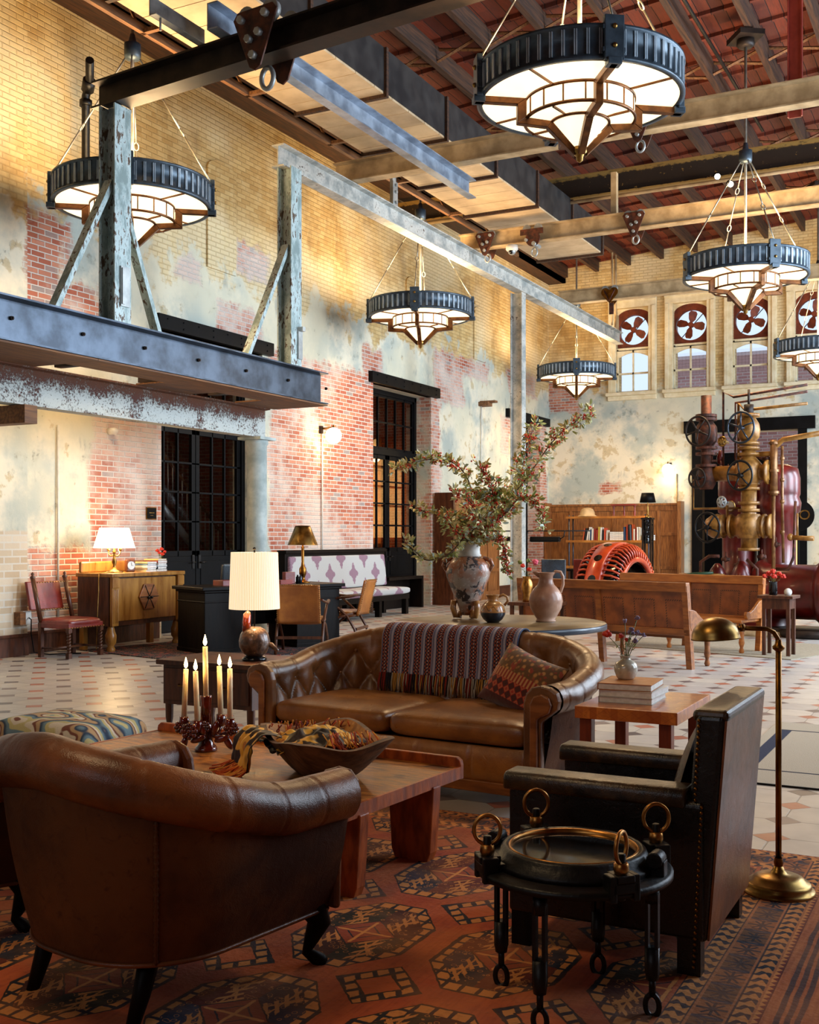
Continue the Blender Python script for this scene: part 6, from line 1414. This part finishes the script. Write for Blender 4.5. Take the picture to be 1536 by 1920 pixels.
# far seating group by the bookshelf
for (x, y, a, lab) in ((-8.65, 23.6, 200, 'dark chair at the far reading table, left of the red leather one'), (-7.9, 23.9, 160, 'red leather chair at the far reading table')):
    t = thing('reading_chair', (x, y, 0), R(a), lab, 'chair'); m_ = F['leather_navy'] if a == 200 else F['leather_red']
    MB().box(-.27, .27, .2, .27, .4, 1.02).build('backrest', m_, t, bev=.02); puff(0, 0, .45, .54, .5, .12).build('seat', m_, t)
    for xx in (-.23, .23):
        for yy in (-.2, .2): MB().box(xx-.02, xx+.02, yy-.02, yy+.02, 0, .42).build('leg', F['walnut'], t)
t = thing('reading_table', (-7.9, 25.0, 0), 0, 'dark reading table in front of the far bookshelf', 'table'); MB().box(-.8, .6, -.4, .4, .72, .77).build('tabletop', F['dark_wood'], t)
for xx in (-.7, .5):
    for yy in (-.33, .33): MB().box(xx-.03, xx+.03, yy-.03, yy+.03, 0, .72).build('leg', F['dark_wood'], t)
tl = thing('reading_lamp', (-8.2, 25.0, .77), 0, 'tiny lit brass reading lamp on the far table', 'lamp'); MB().lathe([(0, 0), (.07, 0), (.06, .02), (.01, .03), (.01, .3)], 16).build('base', F['brass'], tl); MB().ball((.04, 0, .33), .07, 12, None, .7).build('lamp_shade', F['brass'], tl); MB().ball((.04, -.05, .31), .04, 8).build('bulb', F['globe_glass'], tl)
for (x, y, lab) in ((-9.15, 22.2, 'black bar shaped library lamp, left one of two on the thin rail'), (-8.25, 22.0, 'black bar shaped library lamp, right one of two on the thin rail')):
    t = thing('library_lamp', (x, y, 1.42), R(5), lab, 'lamp'); MB().prism([(-.09, 0), (.09, 0), (.07, .1), (-.07, .1)], -.32, .32, MYZ).build('lamp_shade', F['black_paint'], t, bev=.02); MB().tube([(.32, 0, .05), (.4, 0, .1), (.42, 0, .22)], .012, 6).box(-.3, .3, -.08, .08, -.012, 0).build('arm', F['iron_black'], t)
put(MB().cyl((-1.3, 0, 0), (1.2, 0, 0), .014, 6).cyl((-.3, 0, 0), (-.3, 0, -1.64), .018, 8).cyl((-.3, 0, 0), (-.3, 0, .08), .02, 8), 'lamp_rail', F['iron_black'], (-8.5, 22.1, 1.64), 0, 'thin black rail carrying the two library lamps', 'rail')
# ---------------------------------------------------------------- benches
def leather_panel_f():
    x, y, z = co(); n = noi(vec(x, y, z), 4, 4); c = mix(sm(n, .35, .65), '#5f2f16', '#8a4c22')
    a = ab(fr(x/.42)-.5)*.42; b = ab(z-.62)
    ring = mn(ab(mx(a*1.25, b)-.165), 9.); dot = mn(sm(ab(fr(x/.026)-.5), .18, .25, 1., 0.)+sm(ab(fr(z/.026)-.5), .18, .25, 1., 0.), 1.)
    c = mix(sm(ring, .007, .012, 1., 0.)*sm(ab(fr((x+z)/.03)-.5), .2, .28, 1., 0.), c, '#2b140a')
    return dict(col=c, rough=.4, bump=n, bd=.001)
mat('bench_panel', leather_panel_f)
def pew(loc, rz, label, L_, wood, seat=True):   # faces -y; back at +y
    t = thing('wooden_bench', loc, rz, label, 'bench'); w_ = F[wood]; lean = Matrix(((1, 0, 0, 0), (0, 1, .12, -.06), (0, 0, 1, 0), (0, 0, 0, 1)))
    MB().box(-L_/2, L_/2, .22, .25, .42, .9, lean).build('back_panel', F['bench_panel'], t)
    MB().box(-L_/2-.03, L_/2+.03, .19, .28, .88, .99, lean).box(-L_/2-.03, L_/2+.03, .2, .27, .38, .46, lean).build('rails', w_, t, bev=.008)
    MB().box(-L_/2, L_/2, -.3, .26, .40, .44).build('seat', w_, t, bev=.008)
    MB().box(-L_/2, L_/2, -.28, -.25, .30, .40).build('apron', w_, t)
    for x in (-L_/2, 0, L_/2):
        MB().box(x-.035, x+.035, .20, .27, 0, .95, lean).build('rear_leg', w_, t); MB().lathe([(.022, 0), (.035, .03), (.02, .08), (.038, .14), (.03, .2), (.035, .34)], 12, TR(x*.98, -.25, 0)).build('leg', w_, t)
    for x in (-L_/2-.02, L_/2+.02):
        q = [(.22, .44), (-.2, .44), (-.24, .5), (-.22, .54), (-.12, .53), (-.04, .56), (.06, .62), (.12, .66), (.2, .68), (.27, .68), (.25, .5)]
        MB().prism(q, x-.02, x+.02, MYZ).build('arm_bracket', w_, t, bev=.006)
    return t
pew((-4.10, 13.22, 0), R(164), 'nearer wooden bench seen from behind, with dotted leather back panels', 2.35, 'oak_bench')
pew((-3.78, 15.25, 0), R(-16), 'farther orange pine bench facing the camera beside the compressor', 2.15, 'pine')
# small stands with vases
st2 = thing('plant_stand', (-2.38, 14.75, 0), R(-5), 'tall square red brown wooden stand right of the pine bench', 'stand')
MB().box(-.22, .22, -.2, .2, .73, .77).build('tabletop', F['red_gloss'] if False else F['walnut'], st2, bev=.006); MB().box(-.17, .17, -.16, .16, .60, .73).build('apron', F['walnut'], st2)
for x in (-.15, .15):
    for y in (-.13, .13): MB().box(x-.022, x+.022, y-.022, y+.022, 0, .73).build('leg', F['walnut'], st2)
t = thing('glass_vase', (-2.45, 14.75, .77), 0, 'glass vase of red flowers on the tall wooden stand', 'vase'); MB().lathe([(0, 0), (.05, 0), (.055, .05), (.05, .16), (.055, .17)], 20).build('body', F['glass_dark'], t)
posy((-2.45, 14.75, .9), 'red orange flowers on the stand beside the compressor', .2, [(-.11, 0, .10, pf, .035), (-.06, .05, .13, pf, .04), (0, 0, .16, pf, .04), (.07, .03, .13, pf, .035), (.12, 0, .10, pf, .035), (.02, -.06, .1, pf, .035)])
put(MB().ball((0, 0, .04), .05, 14), 'votive_candle', F['white_plastic'], (-2.26, 14.7, .77), 0, 'small white round votive on the tall wooden stand', 'candle')
st3 = thing('low_stand', (-4.75, 12.4, 0), 0, 'small red wooden stand behind the round table holding a bud vase', 'stand')
MB().box(-.3, .3, -.2, .2, .70, .74).build('tabletop', F['walnut'], st3)
for x in (-.26, .26):
    for y in (-.15, .15): MB().box(x-.02, x+.02, y-.02, y+.02, 0, .7).build('leg', F['walnut'], st3)
t = thing('bud_vase', (-4.86, 12.35, .74), 0, 'small brass bud vase with pink blooms behind the clay pitcher', 'vase'); MB().lathe([(0, 0), (.05, 0), (.06, .03), (.05, .08), (.075, .18), (.06, .24), (.045, .27), (.06, .3)], 20).build('body', F['bronze'], t)
posy((-4.86, 12.35, 1.0), 'pink and red blooms in the small brass vase behind the pitcher', .2, [(.1, 0, .2, simple('petal_pink', '#b0304a', '#d9657a', .6), .045), (-.05, 0, .16, pf, .03), (-.1, .02, .2, lf, .03), (0, .03, .22, lf, .03), (.03, 0, .12, pf, .03)])
# ---------------------------------------------------------------- orange generator ring
og = thing('generator_ring', (-5.95, 19.45, 0), R(80), 'orange painted iron generator ring with slotted sides and round holes', 'machine')
RZ = Matrix(((1, 0, 0, 0), (0, 0, 1, 0), (0, 1, 0, .45), (0, 0, 0, 1)))
MB().lathe([(.83, -.15), (.95, -.15), (.97, -.14), (.97, .14), (.95, .15), (.83, .15), (.83, -.15)], 64, RZ).build('band', F['orange_gloss'], og)
m = MB()
for i in range(14): a = 2*PI*i/14+.1; m.cyl((math.cos(a)*.968, 0, .45+math.sin(a)*.968), (math.cos(a)*.974, 0, .45+math.sin(a)*.974), .075, 18)
m.build('holes', F['lens_black'], og)
m = MB()
for i in range(56):
    a = 2*PI*i/56; c, s_ = math.cos(a), math.sin(a)
    for sg in (-1, 1):
        pts = [(.9, .14), (.93, .22), (.9, .32), (.8, .40), (.66, .42)]
        m.tube([(c*r_, sg*y, .45+s_*r_) for r_, y in pts], .021, 6)
m.build('ribs', F['orange_gloss'], og)
for sg in (-1, 1): MB().lathe([(.62, .38), (.62, .44), (.70, .44), (.70, .38), (.62, .38)], 56, Matrix(((1, 0, 0, 0), (0, 0, sg, 0), (0, 1, 0, .45), (0, 0, 0, 1)))).build('end_ring', F['orange_gloss'], og)
MB().lathe([(.6, -.36), (.82, -.36), (.82, .36), (.6, .36), (.6, -.36)], 48, RZ).build('core', F['lens_black'], og)
# ---------------------------------------------------------------- red ammonia compressor with pipework
cm = thing('steam_compressor', (-3.32, 17.85, 0), R(-8), 'huge red compressor with gold painted valves, handwheels and pipes', 'machine')
cm.scale = (.8, .9, .93)
def flange(x, y, z, r, h, mt, ax='z'): return MB().lathe([(0, -h/2), (r, -h/2), (r, h/2), (0, h/2)], 28, TR(x, y, z) @ (Matrix.Identity(4) if ax == 'z' else Matrix.Rotation(PI/2, 4, 'Y' if ax == 'x' else 'X')))
MB().lathe([(.75, 0), (.78, .06), (.62, .12), (.58, .55), (.66, .62), (.66, .78), (.5, .86)], 48, TR(0, .5, 0)).build('pedestal', F['red_gloss'], cm)
for x in (-.42, .34):
    MB().lathe([(.36, .75), (.40, .8), (.40, 1.0), (.34, 1.05), (.34, 2.0), (.42, 2.05), (.44, 2.2), (.40, 2.3), (.42, 2.35), (.42, 2.62), (.38, 2.78), (.2, 2.85), (0, 2.86)], 40, TR(x, .6, 0)).build('cylinder', F['red_gloss'], cm)
MB().lathe([(.5, -.6), (.52, -.55), (.45, -.4), (.45, .5), (.52, .6), (.62, .66), (.62, .78), (.3, .8), (0, .8)], 40, TR(.75, .1, .72) @ Matrix.Rotation(PI/2, 4, 'Y')).build('crankcase', F['red_gloss'], cm)
m = MB()
for i in range(14): a = 2*PI*i/14; m.ball((1.56, .1+math.cos(a)*.56, .72+math.sin(a)*.56), .045, 8)
m.build('bolts', F['galv'], cm)
MB().lathe([(0, .0), (.62, .0), (.66, .04), (.66, .12), (.0, .12)], 40, TR(1.2, .1, 0)).box(.3, 1.9, -.3, .5, 0, .14).build('bed_plate', F['steel_dark'], cm)
MB().lathe([(0, 0), (.9, 0), (.88, .08), (0, .1)], 40, TR(.2, .4, 0)).build('plinth', F['cream_beam'], cm)
for x, y, z in ((-.05, -.28, 1.0), (-.6, -.1, .95)): MB().lathe([(.2, -.1), (.2, .0), (.12, .14), (.05, .22), (0, .23)], 24, TR(x, y, z)).build('dome', F['red_gloss'], cm)
g_ = F['machine_gold']; ru = F['machine_rust']
# main gold riser
X1 = .12; Y1 = -.35; m = MB()
m.cyl((X1, Y1, 1.4), (X1, Y1, 2.5), .145, 24).cyl((X1, Y1, 2.5), (X1, Y1, 3.1), .13, 24).lathe([(.2, -.2), (.26, -.12), (.28, 0), (.26, .12), (.2, .2)], 28, TR(X1, Y1, 1.8)).cyl((X1-.3, Y1, 1.8), (X1+.42, Y1, 1.8), .17, 24)
m.lathe([(.14, -.24), (.24, -.14), (.26, 0), (.24, .14), (.14, .24)], 28, TR(X1, Y1, 2.68)).cyl((X1-.95, Y1+.05, 2.68), (X1+.4, Y1, 2.68), .13, 24)
m.lathe([(.12, -.2), (.19, -.12), (.21, 0), (.19, .1), (.12, .2)], 28, TR(X1, Y1, 3.38)); m.build('main_pipe', g_, cm)
for z in (1.42, 2.06, 2.18, 2.42, 2.5, 2.98, 3.08, 3.16, 3.62): flange(X1, Y1, z, .2, .05, 0).build('flange', g_, cm)
for x in (X1-.34, X1+.30, X1+.42, X1-.5): flange(x, Y1, 1.8, .2, .05, 0, 'x').build('flange', g_, cm)
flange(X1+.36, Y1, 2.68, .2, .05, 0, 'x').build('flange', g_, cm)
MB().cyl((X1, Y1, 3.62), (X1, Y1, 3.8), .09, 16).cyl((X1, Y1, 3.8), (X1, Y1, 4.05), .025, 8).build('spindle', F['steel_dark'], cm)
# left rusty riser
X2 = -.72; m = MB().cyl((X2, Y1, 2.55), (X2, Y1, 4.0), .10, 20).lathe([(.12, -.22), (.2, -.12), (.21, 0), (.2, .12), (.12, .22)], 24, TR(X2, Y1, 3.35)).lathe([(.12, -.2), (.18, -.1), (.2, 0), (.18, .1), (.12, .2)], 24, TR(X2, Y1, 2.62))
for z in (2.82, 3.02, 3.12, 3.6, 3.66): m.add(*(lambda q: (q.v, q.f))(flange(X2, Y1, z, .2, .045, 0)))
m.build('rusty_pipe', ru, cm)
def wheel(x, y, z, r_, mt, spokes=5, a0=.3):
    w_ = MB(); M = TR(x, y, z) @ Matrix.Rotation(PI/2, 4, 'X')
    w_.tube([(r_*math.cos(2*PI*i/32), r_*math.sin(2*PI*i/32), 0) for i in range(32)], .02, 8, M, closed=True)
    for i in range(spokes): a = 2*PI*i/spokes+a0; w_.tube([(0, 0, 0), (r_*.5*math.cos(a), r_*.5*math.sin(a), .02), (r_*math.cos(a), r_*math.sin(a), 0)], .015, 6, M)
    w_.cyl((0, 0, -.03), (0, 0, .05), .04, 12, M).cyl((0, 0, 0), (0, 0, -.3), .022, 8, M)
    w_.build('handwheel', mt, cm)
wheel(X2-.02, Y1-.35, 3.38, .24, F['steel_dark'], 5, .9); wheel(X1-.02, Y1-.35, 3.40, .25, F['mill_steel'], 5, .3); wheel(X2-.05, Y1-.32, 2.6, .16, F['steel_dark'], 5, .1)
wheel(X1-.02, Y1-.4, 2.62, .235, F['iron_black'], 5, .5); wheel(-.55, Y1-.35, 1.78, .24, F['iron_black'], 5, .95); wheel(-.33, Y1-.2, 2.2, .08, F['galv'], 6); wheel(-.32, Y1-.2, 3.2, .07, F['brass'], 6)
MB().lathe([(.13, -.2), (.19, -.1), (.21, 0), (.19, .1), (.13, .2)], 24, TR(-.5, Y1, 1.8) @ Matrix.Rotation(PI/2, 4, 'Y')).build('valve_body', g_, cm)
m = MB().tube([(-.42, -.25, 2.75), (-.42, -.25, 4.05), (-.2, -.3, 3.95), (1.2, -.3, 4.06)], .022, 8).tube([(-.2, -.2, 2.8), (-.2, -.2, 3.86), (1.2, -.3, 3.95)], .022, 8); m.build('thin_pipes', F['machine_rust'], cm)
m = MB().tube([(-.12, -.25, 2.7), (-.12, -.25, 3.85), (.02, -.3, 3.72), (1.2, -.3, 3.76)], .026, 8).tube([(-1.0, -.3, 2.6), (-1.0, -.3, 2.1), (.0, -.3, 2.1)], .02, 8).tube([(-.3, -.35, 2.15), (-.3, -.35, 1.88), (-.2, -.35, 1.8), (.1, -.35, 1.8)], .028, 8).tube([(.1, -.3, 2.98), (.55, -.3, 2.98), (.62, -.3, 3.1), (.75, -.3, 3.2), (1.55, -.35, 3.28)], .045, 10).tube([(-1.2, -.5, .98), (-.3, -.5, .98)], .035, 8); m.build('gold_pipes', g_, cm)
m = MB().cyl((.58, -.3, 2.3), (.58, -.3, 3.2), .07, 16).cyl((.58, -.32, .9), (.58, -.32, 2.3), .035, 10).tube([(.72, -.25, 3.1), (.72, -.25, 2.2), (.74, -.25, 1.2)], .028, 8)
for z in (2.35, 2.7, 3.15): m.add(*(lambda q: (q.v, q.f))(flange(.58, -.3, z, .1, .04, 0)))
for z in (2.9, 2.55, 2.2, 1.7): m.ball((.72, -.25, z), .045, 8)
m.build('right_riser', F['copper'], cm)
MB().cyl((-.32, -.12, 2.14), (-.32, -.17, 2.14), .095, 28).build('gauge_case', F['brass'], cm); MB().cyl((-.32, -.17, 2.14), (-.32, -.175, 2.14), .08, 28).build('gauge_face', F['white_paper'], cm)
MB().lathe([(0, -.12), (.06, -.08), (.07, 0), (.03, .12), (0, .14)], 16, TR(-.5, -.2, 2.95)).build('oiler', F['red_gloss'], cm)
MB().tube([(-2.0, -.55, .92), (-1.3, -.55, .93), (-.9, -.55, 1.0), (-.5, -.55, 1.03)], [.02, .03, .03, .02], 8).build('hose', simple('green_hose', '#1d3a26', '#2c5236', .4), cm)
MB().tube([(.9, -.4, 1.62), (1.2, -.4, 1.6), (1.35, -.4, 1.6)], .04, 8).ball((.92, -.4, 1.62), .06, 8).cyl((1.05, -.4, 1.6), (1.05, -.4, 2.0), .02, 6).build('tap', g_, cm)
m = MB()
for (x, z, r_) in ((-.62, 2.9, .035), (-.45, 2.78, .05), (-.3, 2.72, .04), (.45, 2.9, .05), (-.35, 1.25, .05), (-.1, 1.15, .06), (.35, 1.3, .05), (.62, 1.5, .05)):
    m.ball((x, -.3, z), r_, 10).cyl((x-.08, -.3, z), (x+.08, -.3, z), r_*.6, 8).cyl((x, -.3, z), (x, -.3, z+.12), .012, 6)
m.build('small_valves', ru, cm)
m = MB().tube([(-.9, -.2, .5), (-.9, -.2, 1.2), (-.7, -.25, 1.3), (-.5, -.25, 1.3)], .03, 8).tube([(.3, -.35, .4), (.3, -.4, 1.1), (.1, -.4, 1.25)], .03, 8).tube([(.62, -.3, 1.1), (.85, -.3, 1.1), (.95, -.3, 1.3), (.95, -.2, 2.2)], .028, 8).tube([(-.3, .2, 2.9), (.1, .2, 3.0), (.4, .2, 2.9)], .06, 10)
m.build('dark_pipes', ru, cm)
# round sign with pale letters, partly hidden
sg_ = thing('round_sign', (-4.2, 28.9, 1.75), 0, 'black round sign with gold letters behind the compressor', 'sign')
MB().cyl((0, 0, .3), (0, .03, .3), .38, 32).build('disc', F['black_paint'], sg_); MB().cyl((0, .02, -1.75), (0, .02, .3), .03, 8).build('post', F['black_paint'], sg_)
def text(s_, size, mt, parent, loc, rot):
    c = bpy.data.curves.new('lettering', 'FONT'); c.body = s_; c.size = size; c.extrude = .004; c.align_x = 'CENTER'; c.align_y = 'CENTER'; c.materials.append(mt)
    o0 = bpy.data.objects.new('lettering', c); C.objects.link(o0); bpy.context.view_layer.update(); me = bpy.data.meshes.new_from_object(o0.evaluated_get(bpy.context.evaluated_depsgraph_get())); bpy.data.objects.remove(o0); o = bpy.data.objects.new('lettering', me); C.objects.link(o); o.parent = parent; o.location = loc; o.rotation_euler = rot; return o
text('R O', .34, F['brass'], sg_, (0, -.006, .3), (R(90), 0, 0))
# second machine part at the right edge
t = thing('valve_cluster', (-.55, 17.9, 0), 0, 'dark rusty valve manifold cut by the right edge beside the compressor', 'machine')
m = MB().cyl((-.5, 0, .9), (1.2, 0, .9), .16, 20).cyl((0, 0, 0), (0, 0, .9), .12, 16)
for x in (-.45, -.2, .3): m.add(*(lambda q: (q.v, q.f))(flange(x, 0, .9, .24, .06, 0, 'x')))
m.build('manifold', F['machine_gold'], t)
m = MB()
for i in range(10): m.ball((-.3+.18*(i % 5), -.1-.05*(i//5), 1.15+.1*(i//5)), .07, 8)
m.build('fittings', F['machine_rust'], t)
t = thing('storage_tank', (-1.05, 19.6, 0), 0, 'dark red tank cut by the right edge in the background', 'tank'); MB().lathe([(.5, 0), (.5, 1.0), (.45, 1.15), (.46, 1.2), (.3, 1.25), (0, 1.26)], 32).build('shell', F['red_gloss'], t)
